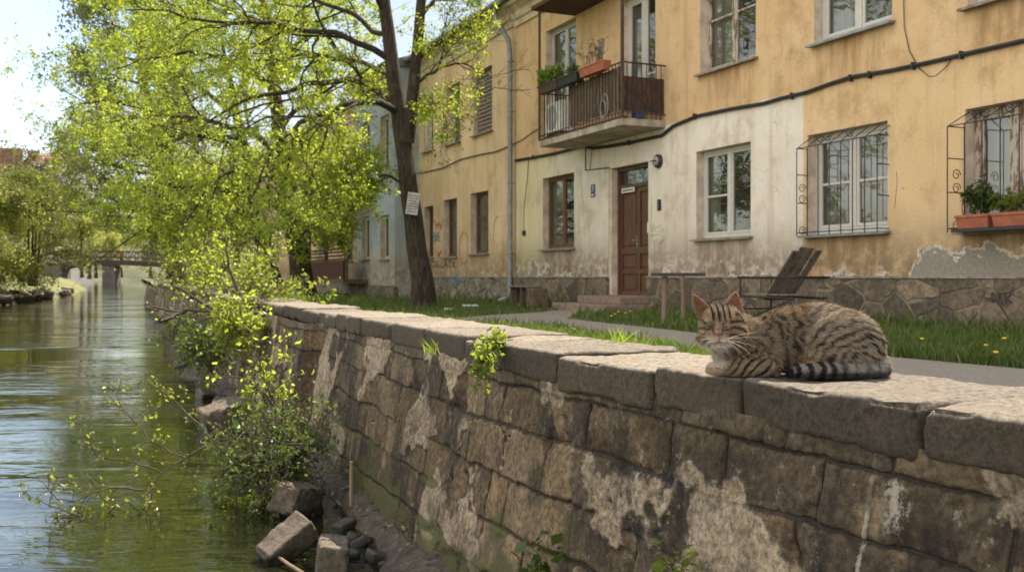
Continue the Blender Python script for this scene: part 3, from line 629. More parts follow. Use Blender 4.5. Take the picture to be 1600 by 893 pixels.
# grilles
def scroll(mb, c, r, ax, az, n=22, turns=1.4, tr=.006):
    mb.tube([Vector(c) + Vector(ax) * (r * (1 - .75 * i / n) * math.cos(turns * 2 * PI * i / n)) + Vector(az) * (r * (1 - .75 * i / n) * math.sin(turns * 2 * PI * i / n)) for i in range(n)], tr, 5)
def grille(op, dz, lft=.10, rgt=.02, nb=8, dy=.27, sc=True):
    a, b, c, d = op; a -= lft; b += rgt; zt = d - dz; zb = c - .02; mb = MB(); r = .0075
    for i in range(nb):
        x = a + (b - a) * i / (nb - 1); mb.tube([(x, -dy, zb), (x, -dy, zt), (x + .02, .05, d - .03)], r, 6)
    for z in (zb + .05, zt): mb.tube([(a, -.0, z), (a, -dy, z), (b, -dy, z), (b, 0, z)], r, 6)
    for z in (zb + (zt - zb) * .38, zb + (zt - zb) * .70): mb.tube([(a, 0, z), (a, -dy, z)], r, 6); mb.tube([(b, 0, z), (b, -dy, z)], r, 6); mb.tube([(b, -dy, z), (b + .07, -dy, z)], r, 6)
    mb.tube([(a, -.01, zb), (a, -.01, zt)], r, 6)
    if sc:
        for u in (.25, .34, .62): scroll(mb, (a + (b - a) * u, -dy * .55, zt + dz * .45), .075, (1, 0, 0), (0, -.6, .8))
        for z in (zb + .08, (zb + zt) / 2 + .06, (zb + zt) / 2 - .10): scroll(mb, (a, -dy * .5, z), .07, (0, 1, 0), (0, 0, 1))
    return mb.build('window_grille', M_iron, HA)
grille(opsA['g3'], .20, .0, .02, 8, .20); grille(opsA['g4'], .22, .0, .02, 6, .29)
# balcony
bx0, bx1, bz, bd_ = FL(843, 215, .9).x, 1.22, 3.32, .9
mb = MB(); mb.box(bx0, bx1, -bd_, -.002, bz, bz + .13); bal = mb.build('balcony', M_conc, HA, .01)
mb = MB(); mb.box(bx0 - .01, bx1 + .01, -bd_ - .012, -bd_ + .12, bz + .132, bz + .16); mb.build('edge_sheet', M_rust, bal)
zr = bz + .13; ztop = zr + .98; mb = MB(); r = .009
mb.tube([(bx0, 0, ztop), (bx0, -bd_, ztop), (bx1, -bd_, ztop), (bx1, .02, ztop)], .016, 6); mb.tube([(bx0, 0, zr + .10), (bx0, -bd_, zr + .10), (bx1, -bd_, zr + .10), (bx1, 0, zr + .10)], .010, 6)
for i in range(29): x = bx0 + (bx1 - bx0) * i / 28; mb.tube([(x, -bd_, zr), (x, -bd_, ztop)], r, 5)
for i in range(1, 9):
    for x in (bx0, bx1): mb.tube([(x, -bd_ * i / 9, zr), (x, -bd_ * i / 9, ztop)], r, 5)
mb.build('railing', M_iron, bal)
mb = MB(); mb.tube([(bx0, -bd_, zr), (bx0, -bd_, 6.15)], .028, 8); mb.build('post', M_rust, bal)
mb = MB(); mb.tube([(bx1, -bd_, zr), (bx1, -bd_, 6.15)], .034, 8); mb.build('post', M_rust, bal)
mb = MB(); xs0, xs1 = FL(890, 150, .88).x, bx1 - .03; n = 20; rr = random.Random(4)
for i in range(n): x = xs0 + (xs1 - xs0) * i / n; q = rr.uniform(-.02, .02); mb.box(x + .008, x + (xs1 - xs0) / n - .006, -bd_ + .015 + rr.uniform(0, .006), -bd_ + .034, zr + .14 + q, ztop - .07 + q)
mb.build('board_screen', M_slat, bal)
mb = MB(); mb.box(bx1 - .018, bx1 - .012, -bd_ + .05, -.03, zr + .12, ztop - .24); mb.build('rusty_panel', M_rust, bal)
mb = MB(); mb.box(bx0 - .15, FL(921, 5, .9).x, -bd_ - .12, -.01, 6.16, 6.24); mb.build('canopy', M_rust, bal)
mb = MB(); mb.box(bx1 - .3, bx1 + .12, -bd_ - .1, -.01, 6.9, 6.94); mb.build('canopy', M_rust, bal)
# --- house B: beige, with downpipe
opB = [opening(740, 769, 108, 208), opening(698, 719, 132, 224), opening(662, 677, 148, 236), opening(735, 763, 300, 396), opening(693, 714, 311, 401), opening(663, 677, 322, 402)]
xB0, xB1 = FL(636, 400).x, xA0 - .004
HB = house('plaster_house', 'beige plastered two storey house with graffiti and brown ground floor windows', xB0, xB1, 7.2, opB, M_plB, M_plinB, roof_h=1.7)
for i, o in enumerate(opB):
    window(HB, o, (M_greyw, M_white, M_white, M_brownw, M_brownw, M_brownw)[i], sill=.10, depth=.20 if i < 3 else .17, trans=((.60,) if i > 2 else ()), mull=((.62,) if i else (.5,)), curtain=((0, 1),) if i != 1 else ((0, .4),), label=('window with closed dark shutters' if i == 0 else None))
a, b, c, d = opB[0]; mb = MB()
for l, r in ((a + .03, (a + b) / 2 - .006), ((a + b) / 2 + .006, b - .03)):
    for k in range(15): z = c + .05 + (d - c - .1) * k / 15; mb.box(l, r, .10, .135, z, z + (d - c) / 15 - .035)
mb.build('shutter', M_greyw, HB)
a, b, c, d = opB[1]; mb = MB(); q = (a, -.0); L_ = .62
mb.box(a - .02, a + .02, -L_, .12, c + .05, c + .09); mb.box(a - .02, a + .02, -L_, .12, d - .09, d - .05); mb.box(a - .02, a + .02, -L_, -L_ + .04, c + .09, d - .09); mb.build('open_casement', M_white, HB)
xp = FL(797, 300, .12).x; mb = MB(); mb.tube([(xp - .25, -.42, 7.2), (xp - .22, -.40, 6.85), (xp - .02, -.15, 6.3), (xp, -.12, 5.9), (xp, -.12, .28), (xp, -.16, .16), (xp, -.42, .06)], .062, 12)
for z in (1.2, 2.9, 4.6, 5.8): mb.tube([(xp, -.12, z - .02), (xp, -.12, z + .02)], .072, 12); mb.tube([(xp, -.10, z), (xp, .01, z)], .012, 5)
mb.build('downpipe', M_zinc, HB, smooth=True)
mb = MB(); mb.tube([(xB0, -.47, 7.17), (xB1, -.47, 7.17)], .07, 8); mb.build('gutter', M_zinc, HB)
# --- house C: blue, stands forward; house D: yellow with a timber porch
yC = -.75; xC0, xC1 = FL(556, 400, .75).x, FL(617, 400, .75).x
opC = [opening(565, 577, 338, 405, .75), opening(594, 608, 336, 405, .75), opening(566, 578, 190, 262, .75), opening(594, 608, 180, 258, .75)]
HC = house('blue_house', 'pale blue house standing forward of its neighbours behind the big tree trunk', xC0, xC1, 7.0, opC, M_plC, M_plinC, y=yC, plinth=.35, roof_h=1.5)
for o in opC: window(HC, o, M_white, y=yC, sill=.08, mull=(.5,), curtain=((0, 1),))
mb = MB(); q = FL(597, 110, -3); mb.box(q.x - .3, q.x + .3, 2.2, 2.8, 7.6, 9.4); mb.box(q.x - .36, q.x + .36, 2.14, 2.86, 9.402, 9.5); mb.build('chimney', simple('red_brick', (.30, .11, .07), .9, .3, 8), HC)
xD0, xD1 = FL(405, 400).x, xC0 - .004
opD = [opening(537, 551, 345, 408), opening(497, 511, 350, 402), opening(470, 482, 352, 402), opening(520, 534, 190, 270), opening(480, 494, 210, 285), opening(440, 452, 235, 300)]
HD = house('porch_house', 'yellow house with a dark timber porch, half hidden behind trees', xD0, xD1, 7.0, opD, M_plD, M_plinC, plinth=.45, roof_h=1.6)
for i, o in enumerate(opD): window(HD, o, M_brownw if i == 0 else M_white, sill=.08, mull=(.5,), curtain=((0, 1),))
pa, pb = FL(478, 420, 1.6).x, FL(536, 420, 1.6).x; mb = MB(); mb.box(pa, pb, -1.6, -.07, .42, .56); pr = mb.build('porch', M_slat, HD)
mb = MB()
for i in range(26): x = pa + (pb - pa) * i / 26; mb.box(x + .01, x + (pb - pa) / 26 - .01, -1.6, -1.57, .562, 1.18)
for i in range(20):
    for k in range(3): x = pa + (pb - pa) * i / 20; mb.box(x + .02, x + (pb - pa) / 20 - .05, -1.6, -1.575, 1.19 + k * .12, 1.25 + k * .12)
mb.box(pa, pb, -1.63, -1.55, 1.53, 1.6); mb.build('porch_railing', simple('dark_red_boards', (.075, .028, .02), .8, .3, 8), pr)
mb = MB()
for x in (pa + .05, (pa + pb) / 2, pb - .05): MB().box(x - .06, x + .06, -1.545, -1.43, .562, 3.1).build('porch_post', M_slat, pr)
mb = MB(); mb.box(pa - .3, pb + .3, -2.0, -.05, 3.1, 3.3); mb.box(pa - .2, pb + .2, -1.7, -.05, 3.32, 4.2); mb.build('porch_roof', M_rust, pr)

# graffiti: sprayed lines, part of the wall they are on
def graffiti(house_, name, strokes, m, off=.0, r=.012, y=0):
    mb = MB()
    for s in strokes: mb.tube([FL(a, b, off) for a, b in s], r, 5)
    o = mb.build(name, m, house_); return o
def scrib(cx, cy, w_, h_, n, seed):
    q = random.Random(seed); return [[(cx + q.uniform(-w_, w_), cy + q.uniform(-h_, h_)) for _ in range(4)] for _ in range(n)]
GR = {k: simple('spray_' + k, c_, .85, .2, 9) for k, c_ in dict(black=(.05, .045, .045), red=(.42, .10, .08), blue=(.16, .27, .36), grey=(.26, .22, .18), white=(.6, .58, .54)).items()}
graffiti(HB, 'graffiti', [[(678, 343), (683, 356), (686, 346), (689, 358), (692, 344)], [(681, 350), (691, 352)], [(683, 393), (686, 402), (689, 392), (684, 400)]], GR['red'], 0, .018)
graffiti(HB, 'graffiti', [[(725 + 7 * math.cos(q), 387 + 25 * math.sin(q)) for q in np.linspace(0, 6.3, 20)]], GR['red'], 0, .012)
graffiti(HB, 'graffiti', scrib(682, 371, 6, 9, 7, 1) + scrib(637, 385, 3, 22, 4, 6), GR['blue'], 0, .014)
graffiti(HB, 'graffiti', [[(674, 408), (674, 417), (679, 416), (680, 409), (675, 408)], [(686, 408), (682, 409), (682, 417), (687, 417)], [(682, 413), (686, 413)], [(690, 408), (689, 418), (693, 417)], [(694, 417), (697, 408), (699, 418)], [(695, 414), (699, 414)], [(701, 408), (706, 408)], [(703, 408), (703, 418)], [(708, 418), (708, 410), (711, 410), (709, 414), (712, 419)]], GR['black'], 0, .014)
graffiti(HB, 'graffiti', [[(776, 338), (772, 350), (771, 372), (774, 382)], [(775, 337), (780, 340)]], GR['grey'], 0, .01)
graffiti(HB, 'graffiti', scrib(716, 438, 12, 10, 5, 8), GR['blue'], .047, .016)
graffiti(HA, 'graffiti', [[(1017, 350), (1020, 362), (1022, 349), (1025, 363)], [(1026, 356), (1031, 352), (1032, 361), (1028, 362)], [(1034, 350), (1035, 362), (1038, 356)], [(1020, 374), (1024, 380), (1027, 373), (1030, 382), (1036, 374), (1037, 381)], [(1016, 368), (1030, 366)]], GR['grey'], 0, .006)
graffiti(HA, 'graffiti', [[(1550, 457), (1551, 472), (1555, 469), (1555, 460), (1550, 457)], [(1560, 474), (1563, 459), (1566, 474)], [(1561, 468), (1565, 468)], [(1571, 458), (1572, 474)], [(1580, 459), (1573, 466), (1581, 473)]], GR['black'], .047, .012)
graffiti(HA, 'graffiti', [[(1401, 268), (1402, 285), (1400, 305), (1398, 325)], [(1410, 292), (1413, 296)]], GR['grey'], 0, .006)
# ------------------------------------------------------------------ trees and shrubs
def leaf_mat(name, a, b, tr, mixf=.5):
    t = T(name); r = t.attr('rnd', 'Fac'); c = t.mix(t.math('GREATER_THAN', r, 1.3), t.mix(r, a, b), (.24, .18, .09))
    d = t.node('ShaderNodeBsdfDiffuse', Color=c); q = t.node('ShaderNodeBsdfTranslucent', Color=t.mix(r, tr, tuple(k * 1.25 for k in tr)))
    s_ = t.mixs(mixf, d, q); g = t.node('ShaderNodeBsdfGlossy', Color=(.8, .85, .8), Roughness=.4)
    return t.done(t.mixs(.04, s_, g))
ML_spring = leaf_mat('spring_leaf', (.085, .125, .014), (.165, .19, .024), (.45, .55, .05), .6)
ML_mid = leaf_mat('fresh_leaf', (.06, .095, .014), (.14, .165, .022), (.33, .40, .04), .52)
ML_grey = leaf_mat('greyish_leaf', (.06, .08, .035), (.13, .145, .06), (.22, .25, .08), .45)
ML_dark = leaf_mat('dark_green_leaf', (.03, .055, .012), (.065, .10, .02), (.11, .17, .02), .4)  # dark green leaves of weeds, wall tuft and window boxes
ML_shrub = leaf_mat('shrub_leaf', (.035, .062, .014), (.085, .125, .024), (.16, .23, .03), .42)
ML_willow = leaf_mat('willow_leaf', (.20, .23, .055), (.30, .31, .09), (.55, .58, .13), .55)
ML_bare = leaf_mat('budding_twig_leaf', (.11, .085, .05), (.19, .15, .08), (.16, .13, .05), .3)
t = T('dark_bark'); v = t.scl((1, 1, .22)); n = t.noise(16, 6, .7, v, .5); f = t.noise(2, 4)
c = t.mix(t.rng(n, .35, .68), (.020, .014, .010), (.092, .063, .042)); c = t.mix(t.rng(f, .5, .75, 0, .5), c, (.075, .075, .03))
M_bark = t.done(t.bsdf(c, .95, t.bump(n, 1.0, .05)))
M_twig = simple('brown_twig', (.075, .052, .035), .9, .3, 9)

NR = np.random.RandomState
def nrm(v): return v / np.maximum(np.linalg.norm(v, axis=-1, keepdims=True), 1e-9)
def batch_tubes(Pn, Rn, sides):
    n, k, _ = Pn.shape; Tn = np.empty_like(Pn); Tn[:, 1:-1] = Pn[:, 2:] - Pn[:, :-2]; Tn[:, 0] = Pn[:, 1] - Pn[:, 0]; Tn[:, -1] = Pn[:, -1] - Pn[:, -2]; Tn = nrm(Tn)
    ref = np.where(np.abs(Tn[:, :1, 2:3]) > .9, np.array([[[1., 0, 0]]]), np.array([[[0, 0, 1.]]])); U = nrm(np.cross(Tn, np.broadcast_to(ref, Tn.shape))); W_ = np.cross(Tn, U)
    a = np.arange(sides) * 2 * PI / sides; V = Pn[:, :, None] + (U[:, :, None] * np.cos(a)[:, None] + W_[:, :, None] * np.sin(a)[:, None]) * Rn[:, :, None, None]
    idx = np.arange(n * k * sides).reshape(n, k, sides); nx_ = np.roll(idx, -1, 2)
    return V.reshape(-1, 3), np.stack([idx[:, :-1], nx_[:, :-1], nx_[:, 1:], idx[:, 1:]], -1).reshape(-1, 4)
def resample(pts, k):
    p = np.array([list(q) for q in pts], float)
    for _ in range(2):   # corner cutting keeps the limb supple
        q = np.empty((2 * len(p), 3)); q[0::2][:-1] = .75 * p[:-1] + .25 * p[1:]; q[1::2][:-1] = .25 * p[:-1] + .75 * p[1:]; q = np.vstack([p[:1], q[:-2], p[-1:]]); p = q
    d = np.concatenate([[0], np.cumsum(np.linalg.norm(np.diff(p, axis=0), axis=1))]); s = np.linspace(0, d[-1], k)
    return np.stack([np.interp(s, d, p[:, i]) for i in range(3)], 1)
def spawn(Pn, Rn, m, rs, f0, f1, lratio, ang, up, k, wob, rr, minlen=.12, abslen=None):
    n, kk, _ = Pn.shape; ln = np.linalg.norm(np.diff(Pn, axis=1), axis=2).sum(1)
    f = f0 + (f1 - f0) * (np.arange(m)[None] + rs.rand(n, m)) / m; x = f * (kk - 1); i = np.clip(x.astype(int), 0, kk - 2); w_ = (x - i)[..., None]; ar = np.arange(n)[:, None]
    st = Pn[ar, i] * (1 - w_) + Pn[ar, i + 1] * w_; tg = nrm(Pn[ar, i + 1] - Pn[ar, i]); r0 = (Rn[ar, i] * (1 - w_[..., 0]) + Rn[ar, i + 1] * w_[..., 0]) * rr
    rv = rs.normal(size=tg.shape); pr = nrm(rv - tg * (rv * tg).sum(-1, keepdims=True)); a = ang * (.7 + .6 * rs.rand(n, m))[..., None]
    d = nrm(tg * np.cos(a) + pr * np.sin(a) + np.array([0, 0, up])); L = ln[:, None] * lratio * (.6 + .8 * rs.rand(n, m)) * (1.15 - .55 * f)
    if abslen: L = abslen * (.6 + .8 * rs.rand(n, m))
    L = np.maximum(L, minlen); u = np.linspace(0, 1, k); bend = rs.normal(size=d.shape) * .25 + np.array([0, 0, up * .8])
    C_ = st[:, :, None] + d[:, :, None] * (L[..., None] * u)[..., None] + bend[:, :, None] * (L[..., None] * u ** 2)[..., None] + rs.normal(size=(n, m, k, 3)) * (wob * L[..., None, None] * (u > 0)[:, None])
    Rr = r0[..., None] * (1 - .75 * u)
    return C_.reshape(-1, k, 3), Rr.reshape(-1, k)
def leaf_quads(pos, size, rs, flat=.0, asp=.62):
    n = len(pos); d = nrm(rs.normal(size=(n, 3)) + [0, 0, -.25]); o = rs.normal(size=(n, 3)) + np.array([0, 0, flat * 3]); u = nrm(np.cross(d, o)); s = size * (.4 + 1.1 * rs.rand(n, 1) ** 1.4)
    b = pos; tip = pos + d * s; md = pos + d * s * .45; nn_ = np.cross(d, u) * s * .08
    V = np.stack([b, md + u * s * asp * .5 + nn_, tip, md - u * s * asp * .5 + nn_], 1).reshape(-1, 3)
    return V, np.arange(n * 4).reshape(n, 4)
def leaves_on(Pn, per, rs, jit, f0=.2):
    n, k, _ = Pn.shape; f = f0 + (1 - f0) * rs.rand(n, per); x = f * (k - 1); i = np.clip(x.astype(int), 0, k - 2); w_ = (x - i)[..., None]; ar = np.arange(n)[:, None]
    return (Pn[ar, i] * (1 - w_) + Pn[ar, i + 1] * w_ + rs.normal(size=(n, per, 3)) * jit).reshape(-1, 3)
def facade_dist(p): return (p[:, 0] - FO.x) * FN.x + (p[:, 1] - FO.y) * FN.y
def make_tree(root, trunk, limbs, seed, leafm, leaf, per, m1, m2, m3, l1=.42, l2=.45, tw=.32, up1=.12, up3=.0, twig_jit=.05, keep=None, trunk_name='trunk', barkm=None, sides=10, asp=.62, lim_f0=.15, mr=(.006, .004, .0022), ml=.12):
    rs = NR(seed); vs = []; fs = []; o = [0]
    def put(v, f): vs.append(v); fs.append(f + o[0]); o[0] += len(v)
    for pts, r0, r1 in trunk:
        p = resample(pts, 18)[None]; p[0, 1:] += rs.normal(size=(17, 3)) * r0 * .06; rr = np.linspace(r0, r1, 18)[None].copy(); rr[0, 0] *= 1.35; rr[0, 1] *= 1.08; put(*batch_tubes(p, rr, sides))
    LP = []; LR = []
    for pts, r0, r1 in limbs:
        p = resample(pts, 14); p[1:] += rs.normal(size=(13, 3)) * np.linalg.norm(p[-1] - p[0]) * .008; LP.append(p); LR.append(np.linspace(r0, r1, 14))
    LP = np.array(LP); LR = np.array(LR); put(*batch_tubes(LP, LR, 7))
    B1, R1 = spawn(LP, LR, m1, rs, lim_f0, .98, l1, .85, up1, 7, .02, .55, ml); put(*batch_tubes(B1, np.maximum(R1, mr[0]), 5))
    B2, R2 = spawn(B1, R1, m2, rs, .15, 1.0, l2, .8, up1 * .6, 5, .025, .6, ml * .6); put(*batch_tubes(B2, np.maximum(R2, mr[1]), 3))
    B3, R3 = spawn(B2, R2, m3, rs, .1, 1.0, .4, .8, up3, 4, .03, .6, ml * .4, abslen=tw)
    if keep is not None: kp = keep(B3[:, -1]); B3, R3 = B3[kp], R3[kp]
    put(*batch_tubes(B3, np.maximum(R3, mr[2]), 3))
    pos = leaves_on(B3, per, rs, twig_jit)
    if keep is not None: pos = pos[keep(pos)]
    inv = np.array(root.matrix_world.translation if False else root.location)
    V = np.concatenate(vs) - inv; Fq = np.concatenate(fs); np_mesh(trunk_name, V, Fq, barkm or M_bark, root)
    lv, lf = leaf_quads(pos, leaf, rs, .25, asp)
    cl = fbm(pos, 1.1, 2, seed); rnd = np.clip(cl * .9 + rs.rand(len(pos)) * .55 - .2, 0, 1)
    np_mesh('crown', lv - inv, lf, leafm, root, False, {'rnd': ('FACE', 'FLOAT', rnd)})
    return len(pos)
def PP(lst, Y0, Y1=None, dz=0):
    n = len(lst); return [P(a, b, Y0 + ((Y1 if Y1 is not None else Y0) - Y0) * i / max(1, n - 1)) for i, (a, b) in enumerate(lst)]
def trim_low(p): return off_house(p) & ~((p[:, 0] < -.355 * p[:, 1]) & (p[:, 2] < .65 + .040 * p[:, 1]))
def off_house(p): return (facade_dist(p) > .35)

# main tree
Y = 21.0
mt = thing('broadleaf_tree', 'large dark trunked tree with a paper notice on it, forking before the beige house', 'tree', G(660, 484))
mt.location.z = 0
def keep_main(p):
    px = 800 + F * p[:, 0] / p[:, 1]; return off_house(p) & ~((px > 785) & (p[:, 2] < 7.5)) & ~((px > 668) & (p[:, 2] < 7.2) & (_h((p[:, 0] * 40).astype(int), (p[:, 1] * 40).astype(int), (p[:, 2] * 40).astype(int), 5) < .6))
trunk = [([P(662, 486, Y), P(656, 400, Y), P(640, 300, Y), P(627, 200, Y), P(612, 100, Y), P(600, 0, Y), P(588, -170, Y), P(575, -330, Y)], .235, .06),
         ([P(634, 222, Y), P(645, 160, Y - .1), P(653, 70, Y - .2), P(660, -20, Y - .3), P(674, -170, Y - .5), P(690, -300, Y - .8)], .15, .04)]
limbs = [(PP([(622, 175), (608, 166), (560, 162), (500, 178), (455, 200), (415, 250), (385, 320)], Y, Y - 3.0), .085, .012),
         (PP([(620, 180), (590, 135), (540, 122), (460, 138), (389, 153), (320, 190), (250, 240)], Y, Y + 1.2), .085, .012),
         (PP([(612, 95), (575, 65), (500, 50), (430, 42), (340, 35), (270, 20), (190, 15)], Y, Y - 1.8), .075, .012),
         (PP([(606, 55), (560, 28), (500, 5), (430, -40), (350, -80)], Y, Y + 1.5), .06, .012),
         (PP([(602, 10), (560, -60), (480, -130), (400, -170)], Y, Y - 2), .06, .012),
         (PP([(602, 10), (590, -80), (540, -200), (500, -300)], Y, Y + 2), .06, .012),
         (PP([(650, 95), (680, 70), (715, 50), (740, 30), (762, 12)], Y - .1, Y - 1.2), .04, .008),
         (PP([(648, 130), (680, 110), (715, 95), (745, 110), (772, 140)], Y - .1, Y - 1.5), .035, .008),
         (PP([(645, 155), (670, 152), (690, 170), (700, 195)], Y - .1, Y - .9), .025, .006),
         (PP([(656, 30), (700, -30), (760, -70), (810, -90)], Y - .2, Y - 1.4), .05, .01),
         (PP([(662, -40), (690, -130), (740, -220)], Y - .3, Y - .8), .05, .01),
         (PP([(636, 290), (600, 270), (560, 290), (530, 320)], Y, Y - 1.4), .03, .007),
         (PP([(600, 20), (570, -40), (520, -100), (440, -110), (330, -130), (230, -110)], Y, Y - 3.5), .06, .012),
         (PP([(616, 130), (590, 100), (540, 95), (470, 85), (400, 90), (330, 100)], Y, Y + 3), .06, .01)]
nl = make_tree(mt, trunk, limbs, 11, ML_spring, .066, 21, 11, 7, 5, up1=.06, keep=keep_main, tw=.30, twig_jit=.04)
# second and third trunk, further along the wall top
Y = 29.0
t2 = thing('broadleaf_tree', 'tree with pale crown over the river, next trunk behind the one with the notice', 'tree', G(474, 470)); t2.location.z = 0
trunk = [([P(475, 470, Y), P(468, 410, Y), P(455, 330, Y), P(440, 230, Y), P(425, 120, Y), P(412, 0, Y), P(400, -150, Y)], .33, .05)]
limbs = [(PP([(457, 345), (420, 310), (350, 295), (280, 290), (205, 300)], Y, Y - 3), .11, .015), (PP([(452, 300), (490, 270), (530, 255), (570, 262)], Y, Y - 2), .08, .012),
         (PP([(442, 240), (390, 205), (320, 185), (240, 180), (150, 195)], Y, Y + 1), .11, .015), (PP([(436, 200), (480, 160), (530, 130), (575, 110)], Y, Y + 1), .08, .012),
         (PP([(428, 140), (380, 100), (310, 80), (235, 90), (180, 110)], Y, Y - 2), .1, .014), (PP([(425, 110), (470, 60), (520, 20), (560, -20)], Y, Y - 1), .08, .012),
         (PP([(418, 50), (360, 10), (290, -10), (220, 0)], Y, Y + 2), .09, .012), (PP([(412, 0), (450, -80), (490, -140)], Y, Y), .07, .012),
         (PP([(408, -50), (360, -110), (290, -140)], Y, Y - 2), .07, .012), (PP([(460, 360), (430, 350), (390, 370), (350, 410)], Y, Y - 4), .05, .01),
         (PP([(446, 260), (400, 260), (340, 270), (300, 330), (270, 390)], Y, Y - 4), .07, .01), (PP([(462, 370), (500, 350), (530, 360)], Y, Y - 1), .04, .008)]
make_tree(t2, trunk, limbs, 23, ML_spring, .078, 18, 11, 6, 5, up1=.04, keep=trim_low, tw=.4)
Y = 36.0
t3 = thing('broadleaf_tree', 'far leaning tree at the wall end whose trunk tilts left towards the water', 'tree', G(432, 462)); t3.location.z = 0
trunk = [([P(430, 462, Y), P(420, 420, Y), P(408, 360, Y), P(395, 280, Y), P(370, 180, Y), P(345, 60, Y)], .36, .06)]
limbs = [(PP([(410, 370), (360, 350), (300, 345), (240, 370)], Y, Y - 2), .11, .015), (PP([(404, 330), (340, 290), (260, 260), (180, 255), (120, 270)], Y, Y + 2), .12, .015),
         (PP([(398, 290), (440, 250), (480, 220)], Y, Y), .08, .012), (PP([(388, 250), (320, 200), (240, 165), (160, 150), (95, 170)], Y, Y - 2), .12, .015),
         (PP([(375, 190), (310, 130), (240, 100), (180, 60)], Y, Y + 1), .1, .014), (PP([(365, 150), (410, 90), (450, 30)], Y, Y), .08, .012),
         (PP([(355, 100), (300, 40), (250, 0), (200, -40)], Y, Y), .09, .012), (PP([(348, 70), (360, -20), (380, -90)], Y, Y), .07, .012),
         (PP([(406, 350), (350, 330), (280, 320), (200, 330), (140, 290)], Y, Y - 5), .1, .012), (PP([(380, 220), (300, 210), (210, 225), (140, 235)], Y, Y - 4), .1, .012)]
make_tree(t3, trunk, limbs, 37, ML_mid, .095, 16, 11, 6, 5, up1=.03, keep=trim_low, tw=.45)
# tall grey-green tree behind them on the bank
Y = 52.0
t4 = thing('poplar_tree', 'tall dense greyish green tree against the sky, leftmost crown above the footbridge side', 'tree', (P(282, 450, Y).x, Y, 0))
trunk = [([(P(282, 450, Y).x, Y, 0), P(262, 350, Y), P(222, 120, Y), P(205, -60, Y), P(200, -220, Y)], .4, .05)]
limbs = []
for i, (py, ln) in enumerate([(330, 65), (300, 85), (270, 90), (240, 75), (205, 80), (170, 75), (130, 75), (95, 72), (50, 75), (10, 65), (-40, 60), (-90, 50), (-140, 40)]):
    for sg in (-1, 1):
        a_ = 224 - (300 - py) * .06; limbs.append((PP([(a_, py), (a_ + sg * ln * .5, py - 12), (a_ + sg * ln, py - 30)], Y, Y + (-3, 3, 1)[(i + (sg > 0)) % 3]), .09, .015))
make_tree(t4, trunk, limbs, 41, ML_grey, .20, 6, 7, 6, 5, l1=.5, up1=.12, tw=.6, twig_jit=.12, keep=trim_low)

# generic small trees for the far banks: three kinds, copied
def generic(name, label, seed, h, spread, leafm, leaf, per, stems=1, droop=0.0, group=None, cat='tree', bark=None, m=(6, 5, 4), zlow=.25):
    root = thing(name, label, cat, (0, 0, 0), 0, group); rs = random.Random(seed); tr = []; lb = []
    for s in range(stems):
        a = rs.uniform(0, 6.28); le = (spread * .25 if stems > 1 else spread * .06); bx, by = (math.cos(a) * .25 * (stems > 1), math.sin(a) * .25 * (stems > 1)); tp = Vector((math.cos(a) * le, math.sin(a) * le, h * rs.uniform(.85, 1)))
        pts = [Vector((bx, by, 0)), Vector((bx + tp.x * .3, by + tp.y * .3, h * .35)), Vector((tp.x * .7, tp.y * .7, h * .7)), tp]; tr.append((pts, h * .028 / math.sqrt(stems), .03))
        for i in range(max(5, int(14 / stems))):
            f = zlow + (.97 - zlow) * (i + rs.random()) / max(5, int(14 / stems)); st = pts[1].lerp(tp, f) if f > .35 else pts[0].lerp(pts[1], f / .35); b = rs.uniform(0, 6.28); L = spread * (1.05 - .6 * abs(f - .45) * 1.4) * rs.uniform(.7, 1.1)
            e = st + Vector((math.cos(b) * L, math.sin(b) * L, L * (.35 - droop))); mid_ = st.lerp(e, .5) + Vector((0, 0, L * .14)); lb.append(([st, mid_, e], h * .012, .012))
    make_tree(root, tr, lb, seed, leafm, leaf, per, *m, l1=.5, up1=.05 - droop * .2, tw=leaf * 3, twig_jit=leaf * .8, barkm=bark); return root
wl1 = generic('willow_bush', 'rounded pale yellow green willow bush on the left bank, at the picture edge', 51, 5.2, 2.7, ML_willow, .11, 8, 4, .30, m=(7, 5, 5), zlow=.05)
wl1.location = (P(48, 470, 48).x, 48, .2)
def place(src, px, Y, sc, rz, label, group=None, z=.3):
    c = copytree(src); c.location = (P(px, 400, Y).x, Y, z); c.scale = (sc, sc, sc); c.rotation_euler = (0, 0, rz); c['label'] = label
    if group: c['group'] = group
    return c
place(wl1, -40, 45, .95, 2.1, 'pale willow bush cut by the left picture edge')
fa = generic('riverside_tree', 'yellow green young tree beyond the left end of the footbridge', 61, 9, 3.2, ML_willow, .26, 5, 1, .1, m=(7, 5, 4)); fa.location = (P(128, 400, 152).x, 152, 0.5)
fb = generic('bare_tree', 'brown budding tree before the red chimney roofs', 71, 13, 4.2, ML_bare, .20, 3, 1, .0, m=(8, 6, 4), bark=M_twig); fb.location = (P(40, 400, 105).x, 105, .6)
fc = generic('riverside_tree', 'round green tree beyond the footbridge pier', 81, 10, 4.2, ML_mid, .30, 5, 1, .1, m=(7, 5, 4)); fc.location = (P(190, 400, 175).x, 175, .5)
GRP = 'trees along the far river'
